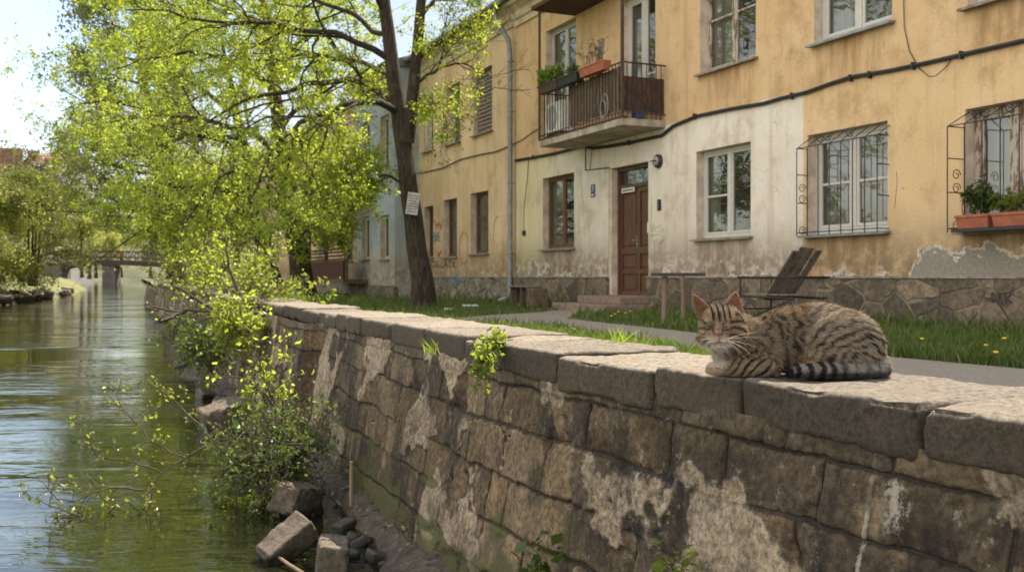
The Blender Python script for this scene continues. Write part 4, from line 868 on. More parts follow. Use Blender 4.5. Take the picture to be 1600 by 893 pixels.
for i, (s_, px, Y, sc, lab) in enumerate([(fb, 0, 110, .95, 'brown budding tree left of the chimney roofs'), (fb, 140, 152, .85, 'thin brown tree rising behind the footbridge end'), (fa, 30, 85, .75, 'yellow green tree behind the big willow bush'), (fa, 165, 160, .8, 'yellow tree seen over the middle of the footbridge'),
        (fc, 262, 150, 1.0, 'green tree behind the right end of the footbridge'), (fc, 110, 190, 1.1, 'far green tree in the gap left of the footbridge'), (fa, 235, 200, 1.3, 'far yellow green tree closing the river view'), (fc, 280, 120, 1.1, 'green tree behind the leaning trees of the right bank'),
        (fa, 320, 90, 1.0, 'yellow green tree half hidden by the leaning trees'), (fc, 370, 95, 1.2, 'dense green tree behind the yellow house end'), (fa, -60, 95, 1.1, 'yellow green tree left of the budding trees'), (fb, 60, 140, 1.0, 'budding tree below the pink roof'), (fc, 150, 240, 1.5, 'distant tree crown above the footbridge')]):
    place(s_, px, Y, sc, i * 1.7, lab, GRP if s_ is not fb else 'budding trees on the far bank', z=.3)

# shrubs: stems from a foot point
def shrub(name, label, foot, stems, seed, leafm, leaf, per, m=(6, 4, 3), cat='shrub', l1=.4, tw=.09, group=None, asp=.62, bark=None, r=.010, up=.1, keep=None, ml=.05):
    root = thing(name, label, cat, foot, 0, group); make_tree(root, [], [(s, r, r * .3) for s in stems], seed, leafm, leaf, per, *m, l1=l1, up1=up, tw=tw, twig_jit=leaf * .5, trunk_name='stems', barkm=bark or M_twig, asp=asp, keep=keep, ml=ml, mr=(r * .4, r * .22, r * .15)); return root
# bushes leaning over the wall top at its far end
for i, (px, py, Y, hgt, wd, lab, lm) in enumerate([(365, 478, 10.8, 42, 34, 'yellow green bush arching over the wall where the coping ends', ML_mid), (322, 480, 14.0, 62, 52, 'bushy shrub on the wall top left of the arching bush', ML_spring), (290, 478, 18.5, 75, 55, 'leafy shrub hanging over the far wall', ML_mid)]):
    ft = wallpt(Y, .12, .40); rs = random.Random(90 + i); st = []
    for k in range(6):
        u = (k / 5 - .5) * 2; st.append([ft, ft + (P(px + u * wd * .5, py - hgt * (.75 - .35 * abs(u)), Y + rs.uniform(-.6, .6)) - P(px, py, Y)), ft + (P(px + u * wd * 1.05 - 8, py - hgt * (1.0 - .9 * abs(u)), Y + rs.uniform(-1, 1)) - P(px, py, Y))])
    shrub('wall_bush', lab, ft, st, 90 + i, lm, .04 + .0012 * Y, 4, (5, 4, 3), l1=.38, tw=.16, ml=.1)
# growth hanging down the wall face and at its foot further along
for i, (px, py, Y, w_, h_, lab, lm) in enumerate([(330, 580, 10.6, 40, 75, 'hanging greenery half way along the shaded wall', ML_shrub), (300, 545, 14.5, 35, 60, 'green bush at the waterline below the far wall', ML_shrub), (370, 540, 9.0, 30, 55, 'thin leafy sapling against the wall below the coping end', ML_spring)]):
    ft = P(px, py, Y); rs = random.Random(120 + i); wx_ = wallpt(Y, -.10 - (.3 - ft.z) * .17); ft = Vector((min(ft.x, wx_.x), Y, ft.z)); st = [[ft, P(px + rs.uniform(-1, 1) * w_ * .5, py - rs.uniform(.2, .6) * h_, Y - rs.uniform(0, .5)), P(px + rs.uniform(-1, .6) * w_, py - rs.uniform(-.2, 1) * h_, Y - rs.uniform(.1, .9))] for _ in range(8)]
    shrub('wall_greenery', lab, ft, st, 120 + i, lm, .035 + .0008 * Y, 4, (5, 4, 3), l1=.36, tw=.12)
# big shrub at the foot of the wall, with a sunlit sapling rising from it
ft = P(440, 770, 5.6); rs = random.Random(7); st = []
for k in range(17):
    u = rs.uniform(-1, 1); st.append([ft + Vector((rs.uniform(-.1, .1), 0, 0)), P(435 + u * 45, 715 - rs.random() * 30, 5.6 - rs.random() * .3), P(430 + u * 85, 700 - rs.uniform(-50, 55), 5.6 - rs.random() * .75)])
shrub('leafy_shrub', 'dark green leafy shrub growing from the wall foot above the fallen stones', ft, st, 140, ML_shrub, .028, 3, (6, 4, 3), l1=.36, tw=.07, up=.02, r=.007)
ft = P(450, 690, 5.9); st = [PP([(450, 690), (425, 620), (408, 570), (418, 535)], 5.9, 5.7), PP([(445, 680), (405, 610), (385, 585), (360, 590)], 5.9, 5.5), PP([(452, 690), (440, 620), (437, 570), (440, 530)], 5.9, 5.9), PP([(430, 640), (405, 600), (395, 640)], 5.8, 5.6)]
shrub('sapling', 'bright leaved sapling rising in front of the wall above the dark shrub', ft, st, 150, ML_spring, .036, 4, (5, 2, 2), l1=.22, tw=.06, r=.007)
# branches over the water
st = [PP([(378, 690), (330, 692), (280, 722), (215, 770), (165, 800), (110, 835)], 5.7, 5.0), PP([(335, 690), (300, 650), (255, 612), (215, 585)], 5.7, 6.0), PP([(290, 715), (235, 690), (195, 640), (168, 600)], 5.6, 5.6),
      PP([(225, 765), (160, 760), (105, 790), (60, 750)], 5.3, 5.0), PP([(255, 740), (215, 720), (150, 720), (120, 660)], 5.5, 5.4), PP([(180, 790), (150, 820), (110, 800), (45, 775)], 5.1, 4.9), PP([(240, 755), (225, 800), (245, 850)], 5.3, 4.9)]
shrub('overhanging_branch', 'sparse thin leaved branch reaching out low over the river', st[0][0], st, 160, ML_mid, .024, 4, (8, 3, 1), l1=.22, tw=.04, r=.0052, up=.03, ml=.03)
st = [PP([(440, 502), (410, 494), (375, 484), (345, 488), (300, 484), (255, 485), (228, 476)], 9.0, 8.6), PP([(345, 488), (310, 470), (290, 455), (262, 440)], 9.0, 8.8), PP([(290, 485), (265, 497), (240, 505)], 8.7, 8.4), PP([(390, 488), (370, 450), (355, 410), (350, 370)], 9.0, 9.0)]
shrub('dead_branch', 'bare pale branch sticking out over the river from the wall top', st[0][0], st, 170, ML_spring, .04, 1, (4, 2, 1), l1=.16, tw=.05, r=.022)
# dry tuft hanging from a joint in the wall
ft = wallpt(4.45, -.055, .10); st = []; rs = random.Random(17)
for k in range(26):
    a = rs.uniform(-1, 1); d = Vector((-.912, -.41, 0)) * rs.uniform(.02, .14) + Vector((-.4, .9, 0)) * a * .16; st.append([ft, ft + d * .6 + Vector((0, 0, rs.uniform(-.02, .07))), ft + d * 1.3 + Vector((0, 0, -rs.uniform(.02, .30)))])
shrub('dry_tuft', 'dry brown tuft with green moss hanging on the wall face', ft, st, 180, ML_dark, .010, 2, (3, 1, 1), l1=.12, tw=.015, r=.0014, ml=.012, bark=simple('dry_stalk', (.20, .14, .08), .9, .3, 9))
# ivy over the coping joint
ft = wallpt(3.62, .06, .42); st = []; rs = random.Random(19)
for (x, y) in ((783, 524), (770, 528), (755, 532), (745, 540), (738, 548)): st.append([ft, P(760, 535, 3.55), P(x, y, 3.55)])
for (x, y) in ((748, 560), (752, 585), (758, 610), (745, 600), (765, 575)): st.append([P(752, 540, 3.5), P(x + 3, (y + 545) / 2, 3.46), P(x, y, 3.44)])
shrub('ivy_plant', 'small bright ivy plant creeping over a coping joint and down the wall', ft, st, 190, ML_mid, .020, 5, (4, 2, 2), l1=.18, tw=.014, r=.0016, up=0, ml=.012)
for px, py, Y, n_, lab, lf in ((835, 905, 2.75, 5, 'broad leaved weed growing from a wall joint at the bottom edge', .045), (1060, 910, 2.3, 6, 'ivy sprigs climbing the wall under the cat, at the bottom edge', .032), (790, 690, 3.3, 3, 'tiny weed in a joint of the wall face', .016), (640, 850, 4.0, 4, 'mossy weed low in a wall joint', .02)):
    wp = Vector((P(px, py, Y).x, 0, 0)); rs = random.Random(px); q = P(px, py, Y); yy_ = Y
    for _ in range(40):      # slide along the sight line until the foot meets the wall face
        q = P(px, py, yy_); sx = WX(yy_) - (.035 + .17 * max(0, .325 - q.z) + .0) * .91
        if q.x < sx: yy_ += .02 if abs(q.x - sx) > .01 else 0
        else: yy_ -= .02
    q = P(px, py, yy_ - .02); st = [[q, q + (P(px + rs.uniform(-18, 18), py - 30, yy_ - .05) - P(px, py, yy_)), q + (P(px + rs.uniform(-45, 40), py - rs.uniform(30, 90) * (lf / .06) ** .5, yy_ - rs.uniform(.04, .12)) - P(px, py, yy_))] for _ in range(n_)]
    shrub('wall_weed', lab, q, st, px, ML_dark if px != 1060 else ML_mid, lf, 3, (2, 1, 1), l1=.12, tw=.02, r=.0018, asp=.75, cat='weed', ml=.012)
# ------------------------------------------------------------------ cat (one surface from a smooth blend of volumes)
CK = 2.42 / F
CATO = Vector(((1235 - 800) * CK, 2.42, WTOP + .001))
def cg(px, d, h): return np.array([(px - 1235), d, h], float)
prims = []
def E(px, d, h, rx, ry, rz, k=14, rot=0.0): prims.append(('e', cg(px, d, h), np.array([rx, ry, rz], float), k, rot))
def K(a, b, ra, rb, k=8): prims.append(('c', cg(*a), cg(*b), (ra, rb), k))
E(1335, 10, 50, 55, 48, 50); E(1288, 12, 64, 62, 42, 48); E(1238, 12, 54, 58, 40, 48); E(1190, 8, 47, 38, 36, 38); E(1150, 4, 40, 32, 28, 36); E(1134, 0, 26, 20, 22, 24)
K((1164, 8, 65), (1136, 0, 80), 26, 26, 10); K((1150, 2, 60), (1120, -12, 52), 26, 15, 10)
E(1325, -28, 47, 62, 28, 52, 4, -.15); E(1290, -30, 30, 32, 18, 28, 8)                     # near thigh
K((1262, -40, 12), (1306, -44, 13), 10, 12, 5)                                                # hind foot
E(1192, -24, 34, 28, 16, 30, 8); K((1200, -30, 16), (1150, -16, 14), 15, 12.5, 7); K((1150, -16, 14), (1118, -4, 11), 12.5, 10.5, 6); E(1112, -2, 10, 13, 12, 10, 4)
E(1105.5, -6, 8, 5.5, 5, 6.5, 2); E(1106, 2, 8, 5.5, 5, 6.5, 2); E(1110, -11, 7.5, 5.5, 4.5, 6, 2)                  # toes
K((1180, 30, 16), (1134, 26, 11), 14, 10, 6); E(1128, 25, 9, 11, 10, 9, 4)
for a, b, ra, rb in (((1372, 20, 22), (1386, -8, 17), 17, 16), ((1386, -8, 17), (1378, -36, 14), 16, 13.5), ((1378, -36, 14), (1345, -50, 11.5), 13.5, 11.5), ((1345, -50, 11.5), (1300, -56, 11), 11.5, 11), ((1300, -56, 11), (1260, -58, 10.5), 11, 10.5), ((1260, -58, 10.5), (1228, -58, 11), 10.5, 10)): K(a, b, ra, rb, 3)
# head
E(1121, -14, 80, 36, 33, 31, 8); E(1097, -26, 66, 16, 16, 15, 8); E(1140, -24, 66, 22, 20, 18, 8); E(1121, -14, 92, 26, 24, 18, 8)
E(1102, -47, 58, 9.5, 10, 8, 4); E(1115, -47, 58, 11, 10, 8, 4); E(1108.5, -42, 71, 8, 12, 12, 6); E(1107.5, -51, 66, 6, 6.5, 5, 3); E(1108, -44, 49.5, 9, 9, 6.5, 5)
E(1096, -37, 83, 9, 6, 5, 4); E(1122, -39, 83.5, 11, 6, 5, 4)
VOX = 1.7; lo = np.array([-170, -76, -4.]); hi = np.array([172, 66, 132.]); nn = np.ceil((hi - lo) / VOX).astype(int) + 1
gx_, gy_, gz_ = (lo[i] + VOX * np.arange(nn[i]) for i in range(3)); D = np.full(tuple(nn), 60.0, np.float32)
for pr_ in prims:
    if pr_[0] == 'e': _, c_, r_, k_, ro_ = pr_; ext = np.abs(r_).max() + 30; l_, h_ = c_ - ext, c_ + ext
    else: _, a_, b_, r_, k_ = pr_; l_, h_ = np.minimum(a_, b_) - max(r_) - 30, np.maximum(a_, b_) + max(r_) + 30
    s0 = np.clip(((l_ - lo) / VOX).astype(int), 0, nn); s1 = np.clip(((h_ - lo) / VOX).astype(int) + 1, 0, nn); sl_ = tuple(slice(a, b) for a, b in zip(s0, s1))
    X_, Y_, Z_ = np.meshgrid(gx_[sl_[0]], gy_[sl_[1]], gz_[sl_[2]], indexing='ij', sparse=True)
    if pr_[0] == 'e':
        dx, dy, dz = X_ - c_[0], Y_ - c_[1], Z_ - c_[2]; dx, dz = dx * math.cos(ro_) + dz * math.sin(ro_), -dx * math.sin(ro_) + dz * math.cos(ro_)
        q0 = np.sqrt((dx / r_[0]) ** 2 + (dy / r_[1]) ** 2 + (dz / r_[2]) ** 2); q1 = np.sqrt((dx / r_[0] ** 2) ** 2 + (dy / r_[1] ** 2) ** 2 + (dz / r_[2] ** 2) ** 2); d = np.where(q1 > 1e-6, q0 * (q0 - 1) / np.maximum(q1, 1e-6), -r_.min())
    else:
        ab = b_ - a_; tt_ = np.clip(((X_ - a_[0]) * ab[0] + (Y_ - a_[1]) * ab[1] + (Z_ - a_[2]) * ab[2]) / ab.dot(ab), 0, 1)
        d = np.sqrt((X_ - a_[0] - ab[0] * tt_) ** 2 + (Y_ - a_[1] - ab[1] * tt_) ** 2 + (Z_ - a_[2] - ab[2] * tt_) ** 2) - (r_[0] + (r_[1] - r_[0]) * tt_)
    o_ = D[sl_]; h = np.clip(.5 + .5 * (o_ - d) / k_, 0, 1); D[sl_] = o_ * (1 - h) + d * h - k_ * h * (1 - h)
D = np.maximum(D, -(gz_[None, None, :] - .2))                                              # flat where it lies on the stone
def surface_nets(D):
    ins = D < 0; c8 = [(i, j, k) for i in (0, 1) for j in (0, 1) for k in (0, 1)]; sh = tuple(s - 1 for s in D.shape)
    g = lambda A, c: A[c[0]:c[0] + sh[0], c[1]:c[1] + sh[1], c[2]:c[2] + sh[2]]
    cnt = sum(g(ins, c).astype(np.int8) for c in c8); act = (cnt > 0) & (cnt < 8); acc = np.zeros(sh + (3,), np.float32); n = np.zeros(sh, np.float32)
    for c in c8:
        for ax in range(3):
            if c[ax] == 0:
                e = list(c); e[ax] = 1; a, b = g(D, c), g(D, tuple(e)); m = (a < 0) != (b < 0); tt_ = np.where(m, a / np.where(m, a - b, 1), 0)
                for q in range(3): acc[..., q] += np.where(m, c[q] + (tt_ if q == ax else 0), 0)
                n += m
    ids = np.full(sh, -1); ids[act] = np.arange(act.sum()); V = (np.argwhere(act) + acc[act] / n[act][:, None]); Fs = []
    for ax in range(3):
        u, v = [(1, 2), (2, 0), (0, 1)][ax]; s0_ = [slice(None)] * 3; s1_ = [slice(None)] * 3; s0_[ax] = slice(0, -1); s1_[ax] = slice(1, None)
        m = ins[tuple(s0_)] != ins[tuple(s1_)]; P_ = np.argwhere(m); P_ = P_[(P_[:, u] > 0) & (P_[:, v] > 0) & (P_[:, u] < sh[u]) & (P_[:, v] < sh[v])]
        flip = ins[tuple(P_.T)]; q = []
        for du, dv in ((0, 0), (-1, 0), (-1, -1), (0, -1)): w_ = P_.copy(); w_[:, u] += du; w_[:, v] += dv; q.append(ids[tuple(w_.T)])
        q = np.stack(q, 1); q[~flip] = q[~flip][:, ::-1]; Fs.append(q)
    return V, np.concatenate(Fs)
V, Fq = surface_nets(D); V = lo + V * VOX
def vnormals(V, Fq):
    n = np.cross(V[Fq[:, 2]] - V[Fq[:, 0]], V[Fq[:, 3]] - V[Fq[:, 1]]); o = np.zeros_like(V)
    for i in range(4): np.add.at(o, Fq[:, i], n)
    return nrm(o)
Nn = vnormals(V, Fq)
body_n = len(V)
# ears: thin cupped shells, joined to the same skin
def ear(base_l, base_r, tip, back, cup):
    bl, br, tp = (cg(*q) for q in (base_l, base_r, tip)); nu, nv = 9, 9; vs = []; fs = []; nrm_ = np.cross(br - bl, tp - bl); nrm_ /= np.linalg.norm(nrm_); nrm_ *= -1 if nrm_[1] > 0 else 1
    for th in (0, 1):
        for j in range(nv):
            for i in range(nu):
                v = j / (nv - 1); u = i / (nu - 1); w0 = (1 - v) ** .62 if v < 1 else 0.02
                m = (bl + br) / 2; ctr = m + (tp - m) * v; p = ctr + (br - bl) * (u - .5) * w0
                p = p - nrm_ * cup * (1 - (2 * u - 1) ** 2) * (1 - v * .7) + (-nrm_) * (1.1 * th) * 1.2; vs.append(p)
    o = nu * nv
    for j in range(nv - 1):
        for i in range(nu - 1): a = j * nu + i; fs += [(a, a + 1, a + nu + 1, a + nu), (o + a, o + a + nu, o + a + nu + 1, o + a + 1)]
    rim = [j * nu for j in range(nv)] + [(nv - 1) * nu + i for i in range(1, nu)] + [j * nu + nu - 1 for j in range(nv - 2, -1, -1)]
    for a, b in zip(rim[:-1], rim[1:]): fs.append((a, b, o + b, o + a))
    inn = np.array([1.0] * o + [0.0] * o); return np.array(vs), np.array(fs), inn
earmask = np.zeros(len(V)); earin = np.zeros(len(V))
for args in (((1081, -20, 90), (1107, -24, 100), (1074, -18, 125), 1, 7), ((1119, -26, 99), (1160, -12, 84), (1146, -12, 129), 1, 11)):
    ev, ef, ei = ear(*args); Fq = np.concatenate([Fq, ef + len(V)]); V = np.concatenate([V, ev]); earmask = np.concatenate([earmask, np.ones(len(ev))]); earin = np.concatenate([earin, ei])
Nn = vnormals(V, Fq)
# coat pattern, with a highlight painted on the thigh
def coat(V, N, inner=None):
    px = V[:, 0] + 1235; d = V[:, 1]; h = V[:, 2]; n1 = fbm(V, .09, 4, 5); n2 = fbm(V, .35, 2, 7); wv = (fbm(V, .05, 3, 9) - .5)
    L = lambda a, b, f: a + (np.array(b) - a) * f[:, None]
    c = np.broadcast_to(np.array([.30, .225, .155]), V.shape).copy(); c *= (.7 + .6 * n1)[:, None]
    dark = np.array([.020, .015, .012])
    back = sst(75, 105, h) * sst(1165, 1215, px); c = L(c, (.36, .245, .135), back * .7)
    spine = sst(96, 108, h) * sst(1200, 1250, px); c = L(c, dark * 1.6, spine * .75 * sst(.4, .6, n1))
    fl = np.sin((px + 40 * wv + .10 * h) * 2 * PI / 15 + 3 * n1) ; m = sst(1165, 1190, px) * sst(1290, 1255, px); c = L(c, dark * 1.8, sst(.1, .8, fl) * m * .78)
    # thigh arcs
    r = np.hypot(px - 1348, (h - 4) * 1.0) + 26 * wv; th = sst(1258, 1275, px) * (d < 6); c = L(c, (.46, .385, .30), th * .7)
    c = L(c, dark * 1.5, sst(.05, .75, np.sin(r * 2 * PI / 11.5)) * th * (.88 - .40 * sst(60, 92, h)) * sst(20, 34, r))
    rim = np.exp(-((np.hypot((px - 1330) / 74, (h - 44) / 58) - .97) / .06) ** 2) * sst(1300, 1270, px) * sst(20, 40, h); c = L(c, (.56, .47, .35), rim * .8 * (d < 0))  # pale band paints the sunlit rim of the thigh into the coat
    bel = np.exp(-(((px - 1257) / 15) ** 2 + ((h - 22) / 15) ** 2)); c = L(c, (.52, .34, .20), bel * .9 * (d < 5))
    # front leg and shoulder bars
    lg = sst(1124, 1132, px) * sst(1212, 1190, px) * sst(52, 40, h) * (d < 10); c = L(c, (.42, .31, .205), lg * .75)
    b = np.sin((px * .85 - h * .75 + 16 * wv) * 2 * PI / 12.0); c = L(c, dark, sst(.12, .6, b) * lg * (.9 - .25 * sst(1160, 1135, px)))
    paw = sst(1134, 1120, px) * (h < 24); c = L(c, (.60, .46, .32), paw * .9)
    # bib and neck
    bib = sst(1140, 1124, px) * sst(66, 58, h) * (h > 14); c = L(c, (.74, .66, .56), bib * .95 * sst(.3, .5, n1 + .12)); nk = sst(1132, 1142, px) * sst(1172, 1160, px) * sst(30, 45, h) * (h < 78); c = L(c, (.36, .26, .165), nk * .5)
    c = L(c, dark * 1.4, nk * sst(.5, .9, np.sin((px + h) * 2 * PI / 17)) * .6)
    # tail
    tl = (d < -42) & (h < 25) & (px > 1205) | (px > 1366) & (h < 28) & (d < 0)
    rg = np.sin((px + 10 * wv) * 2 * PI / 19.0 + 1.0); ct = np.broadcast_to(np.array([.38, .34, .29]), V.shape) * (.75 + .5 * n1)[:, None]; ct = ct + (dark * .8 - ct) * (sst(-.25, .2, rg) * sst(1335, 1285, px) * .92 + .35 * sst(1285, 1335, px) * sst(.2, .8, rg))[:, None]
    ct = ct + (dark * .7 - ct) * (sst(14, 6, h) * .7)[:, None]; ct = ct + (dark - ct) * sst(1232, 1226, px)[:, None]
    c = np.where(tl[:, None], ct, c)
    # head
    h = h + 6 * sst(103, 86, h) * (px < 1170); hd = (px < 1166) & (h > 50) & (d < 12) & ((h > 62) | (d < -30)); hx = px; e = lambda x0, h0, sx, sh_: np.exp(-(((hx - x0) / sx) ** 2 + ((h - h0) / sh_) ** 2))
    ch = np.broadcast_to(np.array([.40, .285, .18]), V.shape) * (.8 + .4 * n1)[:, None]; front = d < -8
    ch = L(ch, (.50, .35, .215), e(1109, 76, 8, 16) * .8); ch = L(ch, (.47, .32, .18), (e(1092, 72, 11, 10) + e(1130, 70, 14, 10)).clip(0, 1) * .7)
    ch = L(ch, (.74, .65, .53), (e(1109, 58, 13, 7) + e(1102, 64, 6, 5) * .7 + e(1118, 63, 8, 5) * .7 + e(1096, 60, 8, 6) * .5 + e(1126, 58, 12, 6) * .7).clip(0, 1) * .9)
    fs_ = sst(.15, .7, np.sin((hx - 1110 + (h - 100) * .10) * 2 * PI / 8.6 + .8)) * sst(88, 93, h) * sst(116, 108, h) * sst(1094, 1099, hx) * sst(1137, 1130, hx); ch = L(ch, dark, fs_ * .9)
    top_ = sst(104, 112, h); ch = L(ch, dark * 2.2, top_ * .6)
    for (xa, ha, xb, hb, wd) in ((1131, 82, 1156, 76, 2.4), (1128, 72, 1152, 66, 2.0), (1131, 90, 1158, 88, 2.6), (1090, 81, 1080, 76, 1.8), (1090, 73, 1084, 66, 1.6), (1116, 86, 1113, 98, 1.6), (1103, 86, 1105, 98, 1.5), (1090, 88, 1083, 94, 2.0), (1133, 62, 1148, 57, 1.6), (1140, 98, 1154, 92, 2.2)):
        q = np.array([xb - xa, hb - ha]); tt_ = np.clip(((hx - xa) * q[0] + (h - ha) * q[1]) / q.dot(q), 0, 1); dd = np.hypot(hx - xa - q[0] * tt_, h - ha - q[1] * tt_ - 2.2 * np.sin(tt_ * PI)); ch = L(ch, dark, np.exp(-(dd / wd) ** 2) * .88)
    for ex, eh in ((1095.5, 81.5), (1122.5, 81)): ch = L(ch, (.46, .34, .22), np.exp(-(((hx - ex) / 9) ** 2 + ((h - eh) / 6) ** 2)) * .5); ch = L(ch, dark * .7, np.exp(-(((hx - ex) / 7.6) ** 2 + ((h - eh - (hx - ex) * (.16 if ex < 1110 else -.12)) / 4.0) ** 2) ** 2) * .97)
    for xa, ha, xb, hb in ((1100.5, 80, 1103, 72), (1116, 79, 1113.5, 72)): q = np.array([xb - xa, hb - ha]); tt_ = np.clip(((hx - xa) * q[0] + (h - ha) * q[1]) / q.dot(q), 0, 1); ch = L(ch, dark * 1.5, np.exp(-(np.hypot(hx - xa - q[0] * tt_, h - ha - q[1] * tt_) / 1.5) ** 2) * .75)
    ch = L(ch, (.40, .20, .11), e(1108, 79, 4.5, 6) * .6); ch = L(ch, (.25, .085, .055), e(1107.5, 73, 6.2, 5) ** 2 * 1.0 * (d < -46)); ch = L(ch, dark * 1.2, np.exp(-((h - 61.5 + .10 * np.abs(hx - 1109)) / 1.2) ** 2) * e(1109, 61, 10, 8) * .75); ch = L(ch, dark, np.exp(-((hx - 1108.6) / 1.0) ** 2) * sst(60, 62, h) * sst(69, 67, h) * .7)
    hdm = hd & front; c = np.where(hdm[:, None], ch, c); bk = hd & ~front; c = np.where(bk[:, None], (.6 * c + .4 * ch), c)
    c = c * (.86 + .28 * n2)[:, None]
    if inner is not None:
        e_in = np.array([.50, .30, .19]); e_out = np.array([.30, .20, .12]); m = earmask > 0; ce = np.where(inner[:, None] > .5, e_in, e_out) * (.8 + .4 * n1)[:, None]; c = np.where(m[:, None], ce, c)
    return np.clip(c * np.array([.94, .93, .92]) * (.62 + .38 * sst(.05, .24, c.mean(1)))[:, None], .010, .8)
colv = coat(V, Nn, earin)
t = T('cat_skin'); a = t.attr('col'); em = t.attr('ear', 'Fac'); n = t.noise(420, 2)
s1_ = t.bsdf(t.mix(t.rng(n, .3, .7), t.mix(1.0, a, (.7, .68, .66), 'MULTIPLY'), a), .85, t.bump(n, .4, .002)); s2_ = t.node('ShaderNodeBsdfTranslucent', Color=(.62, .27, .13))
M_cat = t.done(t.mixs(t.math('MULTIPLY', em, .45), s1_, s2_))
t = T('cat_fur'); a = t.attr('col'); d1 = t.bsdf(a, .75, Specular_IOR_Level=.25); d2 = t.node('ShaderNodeBsdfTranslucent', Color=a); M_fur = t.done(t.mixs(.2, d1, d2))
CATO = CATO + Vector((-5 * CK, 0, 0))
CAT = thing('cat', 'brown tabby cat with white bib and ringed tail lying on the wall coping', 'cat', CATO); CAT.scale = (.93, .96, 1)
np_mesh('body', V * CK, Fq, M_cat, CAT, True, {'col': ('POINT', 'FLOAT_COLOR', colv), 'ear': ('POINT', 'FLOAT', earmask)})
# fur strands
rs = NR(77); keepf = np.arange(len(Fq)); tri = np.concatenate([Fq[:, [0, 1, 2]], Fq[:, [0, 2, 3]]]); ar = np.linalg.norm(np.cross(V[tri[:, 1]] - V[tri[:, 0]], V[tri[:, 2]] - V[tri[:, 0]]), axis=1)
em_t = earmask[tri[:, 0]]; hm = V[tri[:, 0]]; hw = ((hm[:, 0] < -70) & (hm[:, 2] > 50) & (hm[:, 1] < 5)); ar = ar * (1 + 1.6 * hw) * (hm[:, 2] > 1.5)
NF = 120000; ti = rs.choice(len(tri), NF, p=ar / ar.sum()); uu = rs.rand(NF, 2); fl_ = uu.sum(1) > 1; uu[fl_] = 1 - uu[fl_]; tv = V[tri[ti]]
p = tv[:, 0] + (tv[:, 1] - tv[:, 0]) * uu[:, :1] + (tv[:, 2] - tv[:, 0]) * uu[:, 1:]; nf = Nn[tri[ti]].mean(1); nf = nrm(nf); px = p[:, 0] + 1235; h = p[:, 2]; d = p[:, 1]
head = (px < 1164) & (h > 52) & (d < 10); flow = np.broadcast_to(np.array([.85, .0, -.45]), p.shape).copy()
fc_ = cg(1109, -50, 66); flow[head] = nrm(p[head] - fc_); th_ = (px > 1258) & (d < 4) & ~((d < -42) & (h < 25)); flow[th_] = nrm(np.stack([(h[th_] - 10) * .8 + 20, 0 * h[th_], -(px[th_] - 1300) * .6 - 10], 1))
tlm = (d < -42) & (h < 25) & (px > 1205); flow[tlm] = [-1, -.1, 0]; lgm = (px < 1200) & (h < 30) & ~head; flow[lgm] = [-.8, -.2, -.3]
flow = flow - nf * (flow * nf).sum(1, keepdims=True); dirn = nrm(nrm(flow) * .85 + nf * .50 + rs.normal(size=p.shape) * .20)
ln = np.full(NF, 6.3); ln[head] = 2.8; ln[lgm] = 4.0; ln[tlm] = 5.5; ln[(px < 1140) & (h < 62) & (h > 20) & ~lgm] = 8.5; ln[(px > 1190) & (h > 80)] = 7.5
near = np.zeros(NF, bool)
for ex, eh, er in ((1095.5, 75.8, 6), (1122.5, 75.3, 7), (1107.5, 67, 5.5)): near |= (np.hypot(px - ex, (h - eh) * 1.3) < er) & (d < -25)
muz = head & (np.hypot(px - 1109, h - 60) < 18) & (d < -36); ln[muz] = 2.0; earf = em_t[ti] > 0; ln[earf] = 2.6; ln *= (.55 + .8 * rs.rand(NF)) * np.where(rs.rand(NF) < .05, 1.7, 1); ln[near] = .2
c = coat(p, nf) ; ec = colv[tri[ti][:, 0]]; c[earf] = ec[earf]; c = np.clip(c * (.60 + .80 * rs.rand(NF, 1) ** 1.3) + .02 * (rs.rand(NF, 1) > .8), .01, .85)
side = nrm(np.cross(dirn, rs.normal(size=p.shape))); wdt = .42; b0 = p - nf * .4; midp = p + dirn * ln[:, None] * .55; tip = p + dirn * ln[:, None] - np.array([0, 0, .12]) * ln[:, None]
sv = np.stack([b0 - side * wdt, b0 + side * wdt, midp + side * wdt * .7, tip, ], 1)
sv = np.stack([b0 - side * wdt, b0 + side * wdt, tip + side * .08, tip - side * .08], 1).reshape(-1, 3)
sv[:, 2] = np.maximum(sv[:, 2], .1)
np_mesh('fur', sv * CK, np.arange(NF * 4).reshape(NF, 4), M_fur, CAT, False, {'col': ('FACE', 'FLOAT_COLOR', c)})
# eyes, nose, whiskers
M_eye = (lambda t: t.done(t.bsdf((.17, .15, .04), .12, Specular_IOR_Level=.6)))(T('cat_eye')); M_nose = simple('cat_nose', (.17, .075, .055), .5, .15, 400, .1); M_pup = simple('cat_pupil', (.008, .008, .008), .15, .1)
def surf_d(px_, h_):   # foremost skin point at a place on the face
    m = np.hypot(V[:body_n, 0] + 1235 - px_, V[:body_n, 2] - h_) < 2.2; return V[:body_n][m][:, 1].min()
for ex, eh, w_, tl_ in ((1095.5, 75.8, 5.4, .16), (1122.5, 75.3, 6.2, -.16)):
    dd = surf_d(ex, eh); rot = Matrix.Rotation(tl_, 3, 'Y'); mb = MB(); mb.ell(cg(ex, dd + 1.0, eh - .3) * CK, (w_ * CK, 2.2 * CK, 1.55 * CK), 14, 9, rot); eo = mb.build('eye', M_eye, CAT, smooth=True)
    mb = MB(); mb.ell(cg(ex - .4, dd - .6, eh - .3) * CK, (1.1 * CK, .9 * CK, 1.5 * CK), 8, 7); mb.build('pupil', M_pup, eo, smooth=True)
